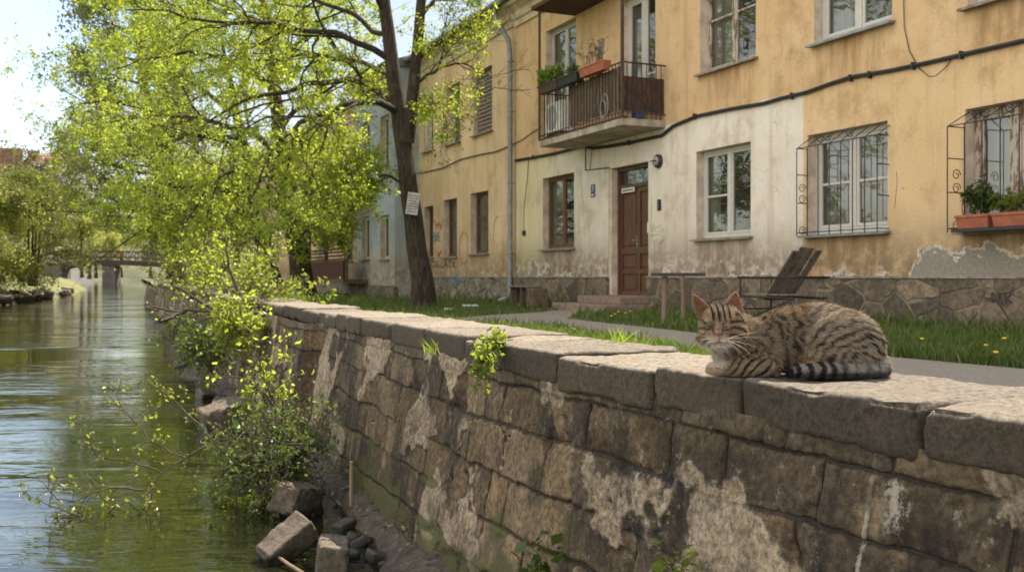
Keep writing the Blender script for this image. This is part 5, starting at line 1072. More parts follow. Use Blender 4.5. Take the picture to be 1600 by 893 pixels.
dd = surf_d(1107.5, 67.5); mb = MB(); mb.ell(cg(1107.6, dd + .8, 67.8) * CK, (4.2 * CK, 2.2 * CK, 2.0 * CK), 12, 8); mb.ell(cg(1107.6, dd + .6, 65.9) * CK, (2.3 * CK, 2.0 * CK, 2.2 * CK), 10, 8); mb.build('nose', M_nose, CAT, smooth=True)
mb = MB(); M_wh = simple('whisker_white', (.75, .72, .66), .5, .05)
for x0, h0, d0, lst in ((1118, 59, -55, ((1170, 62), (1168, 48), (1160, 36), (1154, 43), (1172, 70), (1150, 32))), (1098, 59, -55, ((1076, 58), (1080, 48), (1072, 66), (1086, 46), (1074, 74)))):
    for k, (x1, h1) in enumerate(lst):
        a_ = cg(x0 + (k % 3) * 1.5 * (1 if x1 > x0 else -1), d0 + 2, h0 - (k % 2) * 2); b_ = cg(x1, d0 - 12 + k * 3, h1); m_ = (a_ + b_) / 2 + [0, -5, 4]; mb.tube([tuple((a_ * (1 - u) ** 2 + 2 * m_ * u * (1 - u) + b_ * u * u) * CK) for u in np.linspace(0, 1, 7)], [.26 * CK * (1.2 - u) + .0001 for u in np.linspace(0, 1, 7)], 4)
mb.build('whiskers', M_wh, CAT)
# ------------------------------------------------------------------ grass
rs = NR(9); n = 150000; px = rs.uniform(150, 1950, n); py = 438 + 190 * rs.rand(n) ** .8; Yg = CAMZ * F / (py - 432); X = (px - 800) / F * Yg
pts = np.stack([X, Yg, 0 * X], 1); fd = facade_dist(pts); x0, tt, nn2 = wframe(Yg); ind = (X - x0) * -nn2[:, 0]
dens = fbm(pts, .9, 3, 4)
lx_ = (pts[:, 0] - FO.x) * FX_.x + (pts[:, 1] - FO.y) * FX_.y
ok = (Yg < 60) & (fd > .06) & (ind > .47) & ~((fd < 1.1) & (lx_ > -1.75) & (lx_ < 1.0)) & ~in_poly(X, Yg, PATH) & (dens + rs.rand(n) * .5 > .58) & ~((fd < .9) & (lx_ < -13.5))
pts = pts[ok]; n = len(pts); Yg = Yg[ok]; fd = fd[ok]
edgy = fbm(pts, 2.2, 3, 8); hgt = (.045 + .10 * rs.rand(n) * (.5 + edgy)) * (1 + .7 * (fd < .5)) * (1 + .45 * (Yg > 20)); a = rs.rand(n) * 2 * PI; wd = .0035 + .00055 * Yg; ln = rs.normal(size=(n, 2)) * .35
b0 = pts + np.stack([np.cos(a) * wd, np.sin(a) * wd, 0 * a], 1); b1 = pts - np.stack([np.cos(a) * wd, np.sin(a) * wd, 0 * a], 1); tp = pts + np.stack([ln[:, 0] * hgt, ln[:, 1] * hgt, hgt], 1)
md = pts + np.stack([ln[:, 0] * hgt * .3, ln[:, 1] * hgt * .3, hgt * .6], 1); sd = (b0 - b1) * .32
V = np.stack([b0, b1, md - sd, tp, md + sd], 1).reshape(-1, 3)
ML_grass = leaf_mat('grass_blade', (.045, .078, .014), (.105, .15, .028), (.16, .24, .03), .42)
o = np_mesh('lawn_grass', V, np.arange(n * 5).reshape(n, 5), ML_grass, None, False, {'rnd': ('FACE', 'FLOAT', np.where(rs.rand(n) < .07, 1.6, np.clip(edgy * .8 + rs.rand(n) * .5 - .15, 0, 1)))})
tag(o, 'green lawn grass between the houses and the river wall', 'grass', None, 'stuff')
def tuft(name, label, foot, n_, hgt, spread, seed, m, wd=.003, lean=(0, 0)):
    rs = NR(seed); root = thing(name, label, 'grass tuft', foot); p = rs.normal(size=(n_, 3)) * [spread, spread, 0]; h_ = hgt * (.45 + .6 * rs.rand(n_)); l_ = rs.normal(size=(n_, 2)) * .30 + lean; a = rs.rand(n_) * 6.28; s = np.stack([np.cos(a), np.sin(a), 0 * a], 1) * wd
    c1 = p + np.stack([l_[:, 0] * h_ * .35, l_[:, 1] * h_ * .35, h_ * .55], 1); c2 = p + np.stack([l_[:, 0] * h_ * 1.2, l_[:, 1] * h_ * 1.2, h_], 1)
    V = np.stack([p - s, p + s, c1 + s * .8, c2, c1 - s * .8], 1).reshape(-1, 3); np_mesh('blades', V, np.arange(n_ * 5).reshape(n_, 5), m, root, False, {'rnd': ('FACE', 'FLOAT', rs.rand(n_))}); return root
ML_tuft = leaf_mat('bright_grass', (.10, .16, .02), (.20, .26, .05), (.32, .42, .05), .45)
q = P(972, 538, 3.72); tf = tuft('grass_tuft', 'bright green grass tuft growing behind the coping stones left of the cat', (q.x, q.y, .36), 60, .115, .034, 3, ML_tuft, .0035)
q = P(1000, 540, 3.60); tuft('grass_tuft', 'small low grass tuft at the back edge of the coping', (q.x, q.y, .36), 40, .075, .03, 13, ML_tuft, .003)
q = P(682, 545, 3.9); tuft('grass_tuft', 'tiny grass sprig in the coping joint left of the ivy', (q.x - .01, q.y - .06, .35), 12, .07, .012, 4, ML_tuft, .003, (-.5, -.2))
for i, (px, py, h_) in enumerate(((520, 466, .35), (470, 470, .40), (560, 468, .25), (440, 468, .3))):
    q = G(px, py + 8); tuft('grass_tuft', ('tall pale grass clump on the lawn left of the notice tree', 'tall grass clump at the foot of the leaning tree', 'shorter grass clump by the notice tree', 'grass clump behind the coping end')[i], (q.x, q.y, 0), 70, h_, .14, 30 + i, ML_tuft, .011)
# dandelions
M_dand = simple('dandelion_yellow', (.75, .48, .02), .8, .15, 40); rd = random.Random(6)
for i, (px, py) in enumerate(((900, 487), (966, 490), (961, 494), (978, 492), (985, 489), (1555, 566), (1540, 553), (1440, 541), (1570, 540), (955, 498))):
    q = G(px, py + 8); d = thing('dandelion', 'yellow dandelion flower in the lawn grass', 'flower', (q.x, q.y, 0), rd.random() * 6, 'dandelions in the lawn')
    MB().tube([(0, 0, 0), (.005, .0, .06), (.0, .005, .105)], .003, 5).build('stem', M_twig, d); MB().ell((0, .005, .112), (.019, .019, .010), 10, 6).build('flower_head', M_dand, d)

# ------------------------------------------------------------------ things on and before the houses
def on_facade(name, label, cat, group=None): return thing(name, label, cat, FO, FROT, group)
def mesh_on(mb, name, m, label, cat, bevel=0, smooth=False, group=None):
    o = mb.build(name, m, None, bevel, smooth); o.location = FO; o.rotation_euler = (0, 0, FROT); return tag(o, label, cat, group)
cab = [(805, 250), (830, 246), (862, 240), (890, 233), (912, 227), (925, 231), (950, 228), (985, 222), (1034, 211), (1052, 196), (1088, 181), (1140, 170), (1193, 161), (1220, 153), (1259, 144), (1295, 131), (1329, 120), (1390, 110), (1447, 98), (1499, 86), (1560, 72), (1640, 54)]
mb = MB(); mb.tube([FL(a, b, .035) for a, b in cab], .024, 8); mb.tube([FL(a, b + 2.2, .03) for a, b in cab], .016, 6)
for a, b in ((835, 245), (985, 222), (1088, 181), (1240, 149), (1332, 121), (1362, 116), (1430, 102), (1505, 85)): q = FL(a, b, 0); mb.box(q.x - .012, q.x + .012, -.066, .01, q.z - .06, q.z + .035)
mesh_on(mb, 'power_cable', M_cable, 'thick black cable running along the ochre house between its two storeys', 'cable')
mb = MB(); mb.tube([FL(a, b, .02 + .12 * (110 < b)) for a, b in ((1411, -40), (1412, 0), (1413, 43), (1421, 80), (1436, 107), (1452, 120), (1462, 119), (1477, 106), (1488, 91))], .0065, 5); mesh_on(mb, 'loose_wire', M_cable, 'thin wire hanging in a loop below the upper right windows', 'cable')
mb = MB(); mb.tube([FL(a, b, .03) for a, b in ((640, 272), (668, 268), (690, 263), (720, 249), (752, 241), (775, 237), (800, 226))], .016, 5); mesh_on(mb, 'house_cable', M_cable, 'cable sagging across the beige house between its storeys', 'cable')
mb = MB(); mb.tube([FL(a, b, .02) for a, b in ((800, 226), (815, 219), (830, 208), (846, 198))], .010, 5); mesh_on(mb, 'link_wire', M_cable, 'thin wire rising from the downpipe to the balcony', 'cable')
mb = MB(); mb.tube([FL(a, b, .02) for a, b in ((915, 230), (915, 266), (940, 263), (952, 262))], .012, 5); mb.tube([FL(a, b, .02) for a, b in ((925, 234), (923, 250), (922, 265))], .007, 5); mesh_on(mb, 'door_wire', M_cable, 'cable dropping from the balcony towards the top of the brown door', 'cable')
mb = MB(); mb.tube([FL(a, b, .012) for a, b in ((826, 248), (824, 280), (819, 320), (818, 355), (821, 362))], .006, 5); q = FL(820, 364, 0); mb.box(q.x - .05, q.x + .05, -.05, .0, q.z - .06, q.z + .06); mesh_on(mb, 'junction_box', M_blackpl, 'small dark junction box on a wire left of the brown window', 'junction box')
# wall lamp
q = FL(1030, 252, 0); lp = on_facade('wall_lamp', 'round bulkhead wall lamp right above the brown door', 'lamp'); mb = MB(); mb.tube([(q.x, -.002, q.z), (q.x, -.05, q.z), (q.x, -.075, q.z)], [.125, .125, .105], 24); mb.build('housing', M_iron, lp)
t = T('lamp_glass'); M_lampg = t.done(t.bsdf((.30, .29, .27), .25)); mb = MB(); mb.ell((q.x, -.072, q.z), (.092, .055, .092), 20, 12); mb.build('glass_dome', M_lampg, lp, smooth=True); mb = MB(); mb.box(q.x - .10, q.x + .10, -.136, -.126, q.z - .01, q.z + .01); mb.build('guard_bar', M_iron, lp)
def text_on(name, s, loc, size, m, parent, rot=(R(90), 0, 0), al='CENTER', ext=.001):
    cu = bpy.data.curves.new(name, 'FONT'); cu.body = s; cu.size = size; cu.align_x = al; cu.align_y = 'CENTER'; cu.extrude = ext; tmp = bpy.data.objects.new('t', cu); C.objects.link(tmp)
    me = bpy.data.meshes.new_from_object(tmp.evaluated_get(bpy.context.evaluated_depsgraph_get())); bpy.data.objects.remove(tmp); o = link(name, me, m, parent); o.location = loc; o.rotation_euler = rot; return o
M_signblue = simple('enamel_blue', (.035, .07, .16), .3, .15, 10); M_signw = simple('enamel_white', (.72, .71, .66), .4, .1, 10)
q = FL(927, 298, 0); sg = on_facade('house_number', 'small blue enamel house number plate left of the brown door', 'sign'); MB().box(q.x - .085, q.x + .085, -.014, -.001, q.z - .13, q.z + .13).build('plate', M_signblue, sg, .004); text_on('number', '7', (q.x, -.0155, q.z + .03), .17, M_signw, sg); MB().box(q.x - .055, q.x + .055, -.0165, -.0142, q.z - .10, q.z - .075).build('line', M_signw, sg)
q = FL(979, 297, -.10); sg = on_facade('door_sign', 'small white name plate across the top of the brown door', 'sign'); MB().box(q.x - .24, q.x + .24, .128, .14, q.z - .045, q.z + .045).build('plate', M_signw, sg, .003)
mb = MB(); rr = random.Random(2); xx = q.x - .2
while xx < q.x + .2: w_ = rr.uniform(.012, .03); mb.box(xx, xx + w_, .1265, .1278, q.z - .016, q.z + .016); xx += w_ + .008
mb.build('lettering', M_iron, sg)
q = FL(1008, 355, -.10); MB_ = MB().box(q.x - .035, q.x + .035, .166, .175, q.z - .10, q.z + .10); mesh_on(MB_, 'paper_note', M_signw, 'narrow paper note stuck on the right leaf of the brown door', 'note')
q = FL(1031, 320, 0); sg = on_facade('doorbell_panel', 'small black doorbell panel on the wall right of the brown door', 'doorbell'); MB().box(q.x - .05, q.x + .05, -.03, -.001, q.z - .10, q.z + .10).build('casing', M_blackpl, sg, .006)
for k in range(3): MB().tube([(q.x, -.029, q.z + .05 - k * .05), (q.x, -.036, q.z + .05 - k * .05)], .012, 10).build('button', M_zinc, sg)
# notice on the trunk
q = P(645, 318, 20.68); nt = thing('trunk_notice', 'white printed paper notice fixed to the trunk of the big dark tree', 'notice', q, R(8)); t = T('worn_paper'); nz = t.noise(9, 5)
M_paper = t.done(t.bsdf(t.mix(t.rng(nz, .4, .7), (.62, .58, .54), (.42, .36, .33)), .9)); nt.rotation_euler = (0, R(8), R(4)); mb = MB()
for i in range(6): x = -.125 + .25 * i / 6; mb.box(x, x + .25 / 6, -.004 + .02 * ((i - 2.5) / 3) ** 2 - .02, .0 + .02 * ((i - 2.5) / 3) ** 2 - .02, -.23, .23)
mb.build('sheet', M_paper, nt); mb = MB(); rr = random.Random(5)
for k in range(7):
    mb = MB(); x = -.09
    while x < .08: w_ = rr.uniform(.015, .05); mb.box(x, x + w_, -.0285, -.0265, .15 - k * .055, .168 - k * .055); x += w_ + .014
    mb.build('print_line', M_iron, nt)
# flower boxes
def trough(root, x0, x1, y0, y1, z0, z1, m):
    mb = MB(); e = .02; v = [(x0 + e, y0 + e, z0), (x1 - e, y0 + e, z0), (x1 - e, y1 - e, z0), (x0 + e, y1 - e, z0), (x0, y0, z1), (x1, y0, z1), (x1, y1, z1), (x0, y1, z1)]; i_ = .015
    v += [(x0 + i_, y0 + i_, z1), (x1 - i_, y0 + i_, z1), (x1 - i_, y1 - i_, z1), (x0 + i_, y1 - i_, z1), (x0 + .03, y0 + .03, z1 - .03), (x1 - .03, y0 + .03, z1 - .03), (x1 - .03, y1 - .03, z1 - .03), (x0 + .03, y1 - .03, z1 - .03)]
    f = [(0, 3, 2, 1)] + [(a, (a + 1) % 4, 4 + (a + 1) % 4, 4 + a) for a in range(4)] + [(4 + a, 4 + (a + 1) % 4, 8 + (a + 1) % 4, 8 + a) for a in range(4)] + [(8 + a, 8 + (a + 1) % 4, 12 + (a + 1) % 4, 12 + a) for a in range(4)] + [(12, 13, 14, 15)]; mb.add(v, f)
    mb.box(x0 - .008, x1 + .008, y0 - .008, y0 + .004, z1 - .028, z1 + .004); return mb.build('box', m, root, .004)
def boxplant(root, x0, x1, y, z, hgt, seed, m, leaf, n_=14, per=6, name='plants', lean=-.3):
    rs = random.Random(seed); st = []
    for k in range(n_): x = rs.uniform(x0 + .04, x1 - .04); h_ = hgt * rs.uniform(.5, 1.1); b = Vector((x, y, z)); st.append([b, b + Vector((rs.uniform(-.04, .04), rs.uniform(-.03, .03), h_ * .6)), b + Vector((rs.uniform(-.12, .12), rs.uniform(-.1, .06) + lean * h_ * .3, h_))])
    tmp = bpy.data.objects.new('tmp', None); C.objects.link(tmp); make_tree(tmp, [], [(s, .005, .002) for s in st], seed, m, leaf, per, 5, 2, 1, l1=.28, tw=.04, twig_jit=.01, ml=.02, mr=(.002, .0015, .001))
    for ch in list(tmp.children): ch.parent = root; ch.name = 'foliage' if ch.name.startswith('crown') else 'stem'
    bpy.data.objects.remove(tmp)
o4 = opsA['g4']; zs_ = o4[2] + .01
for (pa_, pb_, lab, sd, hg) in ((1497, 1551, 'terracotta flower box with a leafy plant, left one on the right barred window sill', 3, .34), (1553, 1612, 'terracotta flower box under the right barred window, cut by the picture edge', 4, .24)):
    xa, xb = FL(pa_, 348, .26).x, FL(pb_, 348, .26).x; fb_ = on_facade('flower_box', lab, 'flower box', 'terracotta boxes on the barred window'); trough(fb_, xa + .01, xb - .01, -.325, -.13, zs_ + .01, zs_ + .16, M_terra); boxplant(fb_, xa, xb, -.22, zs_ + .14, hg, sd, ML_dark if sd == 3 else ML_mid, .055)
mb = MB(); xa, xb = FL(1490, 358, .3).x, FL(1660, 358, .3).x; mb.box(xa, xb, -.345, .0, zs_ - .03, zs_ + .008); mb.build('sill_shelf', M_iron, HA)
q = FL(1607, 312, .22); mb = MB(); mb.tube([(q.x, -.22, zs_ + .16), (q.x, -.22, zs_ + .30)], .055, 12); mesh_on(mb, 'blue_cup', simple('blue_plastic', (.02, .05, .30), .4, .1), 'small blue pot among the plants on the right barred window', 'pot')
for (pa_, pb_, yp, lab, sd, hg, m_, lm, lf, nst, per_) in ((846, 876, 135, 'brown balcony flower box with fresh grass, leftmost on the rail', 5, .26, M_brownpl, ML_tuft, .07, 26, 7), (876, 908, 128, 'black balcony flower box hung between the two other boxes', 6, .16, M_blackpl, ML_dark, .05, 8, 4), (911, 950, 112, 'terracotta balcony flower box with dry stalks, rightmost on the rail', 7, .50, M_terra, ML_bare, .04, 9, 2)):
    xa, xb = FL(pa_, yp, 1.0).x, FL(pb_, yp, 1.0).x; zt = ztop + (.02 if sd == 7 else -.0); fb_ = on_facade('flower_box', lab, 'flower box', 'boxes on the balcony rail'); trough(fb_, xa + .01, xb - .01, -1.10, -.925, zt - .10, zt + .07, m_); boxplant(fb_, xa, xb, -1.01, zt + .05, hg, sd, lm, lf, nst, per_)
# air conditioner and clutter on the balcony
ac = on_facade('air_conditioner', 'white outdoor air conditioning unit standing at the left end of the balcony', 'air conditioner'); xa, xb = bx0 + .08, FL(876, 165, .8).x; za = zr + .12; MB().box(xa, xb, -.80, -.50, za, za + .62).build('case', M_signw, ac, .02)
cx, cz = xa + (xb - xa) * .40, za + .31; mb = MB(); mb.tube([(cx, -.802, cz), (cx, -.812, cz)], [.25, .24], 28); mb.build('fan_grille', simple('grille_grey', (.28, .28, .27), .5, .15, 10), ac)
for k in range(5): ob = MB(); rr_ = .05 + k * .045; ob.tube([(cx + rr_ * math.cos(a), -.816, cz + rr_ * math.sin(a)) for a in np.linspace(0, 2 * PI, 25)], .005, 4, False); ob.build('grille_ring', M_signw, ac)
for x in (xa + .06, xb - .10): MB().box(x, x + .05, -.78, -.52, zr + .001, za - .001).build('foot', M_blackpl, ac)
mb = MB(); q = FL(937, 90, .75); mb.box(q.x - .09, q.x + .09, -.78, -.76, zr + .5, zr + 1.62, Matrix.Rotation(.22, 3, 'Y')); mesh_on(mb, 'old_board', M_greyw, 'grey board leaning behind the terracotta box on the balcony', 'board')
mb = MB(); q = FL(1000, 178, .5); mb.box(q.x - .10, q.x + .08, -.62, -.44, zr + .003, zr + .15); mesh_on(mb, 'blue_crate', simple('crate_blue', (.02, .035, .085), .5, .2), 'small dark blue crate behind the rusty balcony panel', 'crate', .01)
mb = MB(); cx_ = FL(945, 170, .93).x; mb.tube([(cx_ + .13 * math.cos(a), -.935, zr + .28 + .22 * math.sin(a)) for a in np.linspace(0, 2 * PI, 30)], .012, 6); mb.tube([(cx_ + .10 * math.cos(a) - .02, -.955, zr + .22 + .17 * math.sin(a)) for a in np.linspace(0, 2 * PI, 30)], .012, 6); mesh_on(mb, 'hose_coil', simple('grey_hose', (.22, .19, .17), .6, .2), 'coil of pale hose hung on the balcony boards', 'hose')
# plank table on two posts
q0 = G(1037, 511); q1 = G(1067, 508); tb = thing('plank_table', 'narrow dark plank table on two bare posts in the grass behind the cat', 'table', (q0.x, q0.y, 0)); dx = q1 - q0
for k, qq in enumerate((Vector((0, 0, 0)), Vector((dx.x, dx.y, 0)))): mb = MB(); mb.tube([qq + Vector((0, 0, -.05)), qq + Vector((.01, 0, .35)), qq + Vector((.015 - k * .02, 0, .655))], [.035, .032, .034], 9); mb.build('post', M_pole, tb)
xl, xr = P(1017, 432, q0.y).x - q0.x, P(1100, 432, q0.y).x - q0.x; mb = MB(); mb.box(xl, xr, -.10, .02, .657, .70); M_dk = simple('dark_table_plank', (.060, .046, .036), .85, .35, 9); mb.build('top_plank', M_dk, tb, .006); mb = MB(); mb.box(xl + .04, xr - .03, .03, .17, .657, .688); mb.build('top_plank', M_greyw, tb, .006)
# wooden garden chair on iron frame
off = .95; q = FL(1228, 465, off); cx = q.x; sx0 = FL(1180, 465, off).x; sx1 = FL(1268, 465, off).x; ch = thing('garden_chair', 'weathered plank backed garden chair on a dark iron frame by the stone plinth', 'chair', fw(cx, -off), FROT)
zs0 = FL(1225, 463, off).z; za_ = FL(1225, 433, off).z; mb = MB(); l_, r_ = sx0 - cx, sx1 - cx; w2 = .27
for y in (-w2, w2): mb.tube([(l_, y, 0), (l_ + .02, y, za_)], .014, 6); mb.tube([(l_ - .04, y, za_), (r_ + .03, y, za_)], .016, 6); mb.tube([(l_, y, zs0), (r_ - .02, y, zs0 - .02)], .014, 6); mb.tube([(r_ - .10, y, zs0), (r_ + .05, y, 0)], .014, 6); mb.tube([(l_ + .05, y, .03), (r_ - .12, y, zs0 - .05)], .010, 6)
mb.tube([(l_, -w2, .2), (l_, w2, .2)], .01, 6); mb.tube([(r_ - .02, -w2, za_), (r_ - .02, w2, za_)], .012, 6); mb.build('frame', M_iron, ch)
for k in range(5): x = l_ + .02 + (r_ - l_ - .2) * k / 5; MB().box(x, x + (r_ - l_ - .2) / 5 - .012, -w2 + .02, w2 - .02, zs0 + .016, zs0 + .036).build('seat_slat', M_greyw, ch, .004)
bt = FL(1262, 388, off); bb = FL(1214, 468, off)
for k in range(4):
    y = -.25 + k * .128; h_ = bt.z + (-.03, .02, .015, -.02)[k]; A_, B_ = Vector((bb.x - cx, y, bb.z)), Vector((bt.x - cx, y, h_)); d_v = (B_ - A_).normalized(); no_ = Vector((-d_v.z, 0, d_v.x)); t_ = .011; w_ = .116; vs_ = [p_ + no_ * s_ * t_ + Vector((0, e_, 0)) for p_ in (A_, B_) for s_ in (-1, 1) for e_ in (0, w_)]
    MB().add(vs_, [(0, 1, 3, 2), (4, 6, 7, 5), (0, 4, 5, 1), (2, 3, 7, 6), (0, 2, 6, 4), (1, 5, 7, 3)]).build('back_plank', M_greyw, ch, .005)
# low bench by the downpipe
off = .8; q = FL(822, 474, off); bn = thing('low_bench', 'low dark rickety bench against the stone plinth beside the downpipe', 'bench', fw(q.x, -off), FROT); zt = .42; L_ = .62; mb = MB(); mb.box(-L_, L_ * .55, -.16, .16, zt, zt + .035); mb.build('seat', M_greyw, bn, .006)
for x in (-L_ + .08, .0, L_ * .5): MB().box(x - .03, x + .03, -.13, .13, 0, zt - .001).build('leg', M_slat, bn, .005)
MB().box(L_ * .62, L_ * 1.15, -.18, .18, .01, .40).build('crate', M_slat, bn, .02)
# white bits lying about
for i, (px, py) in enumerate(((735, 482), (700, 488))): q = G(px, py); MB_ = MB().box(-.16 + .05 * i, .16 - .04 * i, -.06, .06, 0.05, .08); o = MB_.build('litter_paper', M_signw, None, .01); o.location = q; o.rotation_euler = (.1, 0, .4 + i); tag(o, ('crumpled white litter on the grass by the notice tree', 'smaller white litter on the grass nearer the wall')[i], 'litter')

# ------------------------------------------------------------------ fallen stones, ledge and rubble at the wall foot
t = T('wet_dark_stone'); n1 = t.noise(30, 7, .72); n2 = t.noise(6, 6, .7); zw_ = t.xyz(t.t.nodes.new('ShaderNodeNewGeometry').outputs['Position'])[2]
c = t.mix(t.rng(n1, .3, .7), (.045, .035, .024), (.17, .13, .088)); c = t.mix(t.rng(n2, .5, .68, 0, .8), c, (.05, .055, .018)); c = t.mix(t.rng(zw_, WATER + .02, WATER + .07, .7, 0), c, (.022, .02, .012))
M_wet = t.done(t.bsdf(c, t.rng(zw_, WATER + .02, WATER + .08, .3, .85), t.bump(n1, .8, .012)))
def block(name, label, loc, dims, rot, seed, m=M_cop, res=.02, cat='stone', group=None):
    q, fs = rough_block(*dims, res, seed, min(.006, min(dims) * .12), min(.02, min(dims) * .14), 1.2); o = np_mesh(name, q, fs, m, None, True); o.location = loc; o.rotation_euler = rot; return tag(o, label, cat, group)
block('fallen_block', 'squared fallen stone block tilted in the water at the bottom edge', P(447, 846, 4.25), (.24, .13, .11), (.25, -.55, .65), 301, M_wet, .012)
block('fallen_block', 'long fallen stone slab beside the wall foot, right of the tilted block', P(520, 868, 4.05), (.40, .12, .13), (.1, .12, 1.75), 302, M_wet, .012)
block('fallen_block', 'grey fallen block half buried under the leafy shrub', P(465, 780, 5.0), (.24, .16, .15), (.2, .2, 1.2), 303, M_wet, .012)
block('fallen_block', 'pale square block at the waterline further along the wall', P(352, 655, 8.0), (.36, .30, .26), (.1, -.25, .5), 304, M_wet, res=.03)
mb_v = []; rs_ = random.Random(31)
for i in range(26):
    Yr = rs_.choice((rs_.uniform(3.6, 5.2), rs_.uniform(6.5, 14))); xw = wallpt(Yr, -.20 - rs_.uniform(0, .22) * (1 if Yr < 6 else 1.6)); s_ = rs_.uniform(.025, .075) * (1 if Yr < 6 else 1.6)
    block('river_stone', 'rough stone lying at the waterline along the wall foot', (xw.x, xw.y, WATER + s_ * .1), (s_ * 1.5, s_ * 1.1, s_ * .8), (rs_.uniform(-.4, .4), rs_.uniform(-.4, .4), rs_.uniform(0, 3)), 310 + i, M_wet, res=.014, group='stones at the wall foot')
# earth ledge under the wall
yv = np.arange(2.2, 30, .12); us = np.linspace(0, 1, 9); x0, tt, nn3 = wframe(yv); V = []
for k, y in enumerate(yv):
    wl_ = .22 * sst(4.6, 4.0, y) + .30 * sst(6.2, 7.5, y) + .06; 
    for u in us: ofs = .10 + (wl_ + .10) * u; V.append((x0[k] + nn3[k][0] * ofs, y + nn3[k][1] * ofs, WATER + .085 - .22 * u ** 2.2))
V = np.array(V); V[:, 2] += (fbm(V * [1, 1, 0], 7, 4, 77) - .5) * .10; V[:, 0] += (fbm(V * [1, 1, 0], 5, 3, 78) - .5) * .08; nu = len(us)
Fq = [(a * nu + b + 1, a * nu + b, (a + 1) * nu + b, (a + 1) * nu + b + 1) for a in range(len(yv) - 1) for b in range(nu - 1)]
t = T('wet_rubble_earth'); n1 = t.noise(30, 6, .7); v_ = t.vor(26, out='Color'); c = t.mix(t.xyz(v_)[0], (.05, .04, .028), (.15, .12, .085)); c = t.mix(t.rng(n1, .4, .65), c, (.075, .06, .035)); struct(np_mesh('foot_ledge', V, Fq, t.done(t.bsdf(c, .85, t.bump(t.math('ADD', n1, t.vor(26)), .9, .03)))))
rs = NR(55); k_ = rs.randint(0, len(V), 2600); pl = V[k_] + rs.normal(size=(2600, 3)) * [.05, .05, 0] + [0, 0, .012]; pl = pl[pl[:, 2] > WATER + .01]; s_l = rs.uniform(.010, .030, (len(pl), 1)); a1 = nrm(rs.normal(size=(len(pl), 3)) * [1, 1, .35]); a2 = nrm(np.cross(a1, rs.normal(size=(len(pl), 3)) * .3 + [0, 0, 1]))
lv = np.stack([pl - a1 * s_l, pl + a2 * s_l * .5, pl + a1 * s_l, pl - a2 * s_l * .5], 1).reshape(-1, 3); t = T('dead_leaf'); o = np_mesh('leaf_litter', lv, np.arange(len(lv)).reshape(-1, 4), t.done(t.bsdf(t.mix(t.attr('rnd', 'Fac'), (.05, .035, .02), (.30, .21, .12)), .9)), None, False, {'rnd': ('FACE', 'FLOAT', rs.rand(len(pl)))}); tag(o, 'brown dead leaves and chips lying on the ledge at the wall foot', 'leaf litter', None, 'stuff')
mb = MB(); mb.tube([P(548, 790, 4.1), P(549, 720, 4.12)], .008, 6); o = mb.build('wooden_stake', M_pole); tag(o, 'thin bare wooden stake standing at the wall foot by the stone slab', 'stake')
mb = MB(); mb.tube([P(425, 862, 4.2), P(450, 880, 4.1), P(490, 905, 3.9)], .007, 6); o = mb.build('driftwood_stick', M_pole); tag(o, 'pale driftwood stick lying beside the tilted block', 'stick')
# rocks on the left bank
for i in range(22):
    Yr = 41 + 26 * rs_.random() ** 1.2; s_ = rs_.uniform(.25, .6); block('bank_rock', 'pale rock at the foot of the left bank', (LX(Yr) - rs_.uniform(-.1, .7), Yr, WATER + rs_.uniform(.02, .3)), (s_ * 1.4, s_, s_ * .8), (rs_.uniform(-.4, .4), rs_.uniform(-.4, .4), rs_.uniform(0, 3)), 350 + i, res=.12, group='rocks along the left bank')
# ------------------------------------------------------------------ footbridge and far buildings
YB = 140.0; xb0, xb1 = P(96, 410, YB).x, P(262, 410, YB).x; zb = P(0, 413, YB).z; br_ = thing('footbridge', 'small dark footbridge with railings across the far river', 'bridge', (0, 0, 0)); M_brg = simple('dark_bridge_timber', (.060, .042, .034), .85, .3, 2); M_pier = simple('bridge_pier_stone', (.13, .11, .09), .9, .3, 1.5)
mb = MB(); n = 16; v = []
for i in range(n + 1): u = i / n; x = xb0 + (xb1 - xb0) * u; ar_ = .35 * math.sin(PI * u); bt_ = zb - .45 - .5 * max(0, 1 - u * 6) ** 2; v += [(x, YB - 1.2, bt_ + ar_), (x, YB + 1.2, bt_ + ar_), (x, YB + 1.2, zb + .25 + ar_), (x, YB - 1.2, zb + .25 + ar_)]
f = [(0, 1, 2, 3), tuple(4 * n + k for k in (3, 2, 1, 0))]
for i in range(n): f += [(4 * i + k, 4 * i + 4 + k, 4 * i + 4 + (k + 1) % 4, 4 * i + (k + 1) % 4) for k in range(4)]
mb.add(v, f).build('deck', M_brg, br_)
for y in (YB - 1.15, YB + 1.15):
    mb = MB(); zz_ = lambda u: zb + .25 + .35 * math.sin(PI * u)
    for r_h in (.45, 1.25): mb.tube([(xb0 + (xb1 - xb0) * i / 16, y, zz_(i / 16) + r_h) for i in range(17)], .06, 5)
    for i in range(13):
        x = xb0 + (xb1 - xb0) * i / 12; mb.tube([(x, y, zz_(i / 12)), (x, y, zz_(i / 12) + 1.32)], .06, 5)
        if i < 12: x2 = xb0 + (xb1 - xb0) * (i + 1) / 12; mb.tube([(x, y, zz_(i / 12) + .1), (x2, y, zz_((i + 1) / 12) + 1.2)], .04, 4); mb.tube([(x, y, zz_(i / 12) + 1.2), (x2, y, zz_((i + 1) / 12) + .1)], .04, 4)
    mb.build('railing', M_brg, br_)
xp0, xp1 = P(164, 430, YB).x, P(184, 430, YB).x; mb = MB(); mb.box(xp0, xp1, YB - 1, YB + 1, -1, zb - .12); mb.build('pier', M_pier, br_)
mb = MB(); mb.box(xb0 - 3, xb0 + .6, YB - 1.6, YB + 1.6, -1, zb + .1); mb.build('abutment', M_pier, br_)
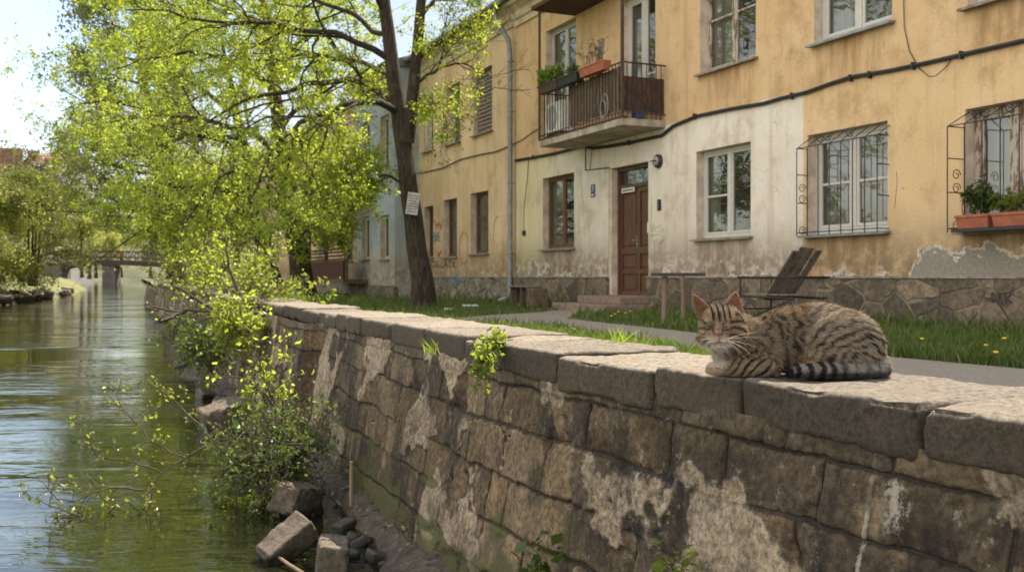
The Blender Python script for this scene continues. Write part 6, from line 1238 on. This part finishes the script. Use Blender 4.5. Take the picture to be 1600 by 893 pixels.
def person(name, label, loc, col1, col2):
    mb = MB(); o = thing(name, label, 'person', loc); rings = [((.0, 0, .0), .10), ((0, 0, .45), .13), ((0, 0, .88), .19), ((0, 0, 1.1), .17), ((0, 0, 1.38), .22), ((0, 0, 1.46), .10), ((0, 0, 1.52), .07), ((0, 0, 1.60), .105), ((0, 0, 1.70), .10), ((0, 0, 1.76), .03)]
    for s in (-1, 1): mb.tube([(s * .21, 0, 1.40), (s * .27, .03, 1.1), (s * .22, -.1, .88)], [.06, .05, .035], 7)
    mb.tube([r_[0] for r_ in rings], [r_[1] for r_ in rings], 10); mb.build('body', simple(label[:12] + '_cloth', col1, .9, .2, 3), o, smooth=True); return o
person('person', 'small figure in dark clothes leaning at the left end of the footbridge', (P(131, 400, YB).x, YB - .5, zb + .38), (.06, .05, .055), None)
person('person', 'small figure in a red brown top near the middle of the footbridge', (P(193, 400, YB).x, YB - .4, zb + .52), (.28, .11, .08), None)
YF = 165.0; fbld = thing('distant_building', 'distant pale building with a pink roof and a brick chimney above the left bank trees', 'building', (P(30, 430, YF).x, YF, 0), R(18)); zw = P(0, 262, YF).z; zr_ = P(0, 240, YF).z; k_ = YF / F
MB().box(-6, 9, 0, 8, -1, zw).build('wall', simple('pale_wall', (.50, .46, .42), .9, .15, .5), fbld); M_pink = simple('faded_roof_tile', (.46, .24, .19), .85, .25, 2)
MB().add([(-6.4, -.5, zw + .02), (9.4, -.5, zw + .02), (9.4, 8.5, zw + .02), (-6.4, 8.5, zw + .02), (-6.4, 4, zr_ - .6), (9.4, 4, zr_ - .6)], [(0, 1, 5, 4), (2, 3, 4, 5), (0, 4, 3), (1, 2, 5), (0, 3, 2, 1)]).build('roof', M_pink, fbld)
M_brk = simple('chimney_brick', (.20, .10, .07), .9, .3, 3)
MB().box(-3.4, .2, 1.2, 2.6, zw - .3, zr_ + 1.0).build('chimney', M_brk, fbld)
for x in (-4.5, -1.5, 1.5, 4.5, 7): MB().box(x - .5, x + .5, -.03, .05, zw - 2.2, zw - .7).build('window', M_dark, fbld)
fb2 = thing('distant_house', 'distant white gabled house with pink roof, right of the wide brick chimney', 'house', (P(72, 430, YF).x, YF - 4, 0), R(-25)); z1 = P(0, 258, YF).z; z2 = P(0, 240, YF).z
MB().box(-3, 5, 0, 7, -1, z1).build('wall', simple('white_gable', (.58, .54, .50), .9, .15, .5), fb2); MB().add([(-3, 0, z1 + .01), (5, 0, z1 + .01), (5, 7, z1 + .01), (-3, 7, z1 + .01), (-3, 3.5, z2), (5, 3.5, z2)], [(0, 1, 5, 4), (2, 3, 4, 5), (0, 4, 3), (1, 2, 5), (0, 3, 2, 1)]).build('roof', M_pink, fb2); MB().box(-2.6, -1.2, .8, 1.8, z1 - .3, z2 + .2).build('chimney', M_brk, fb2)
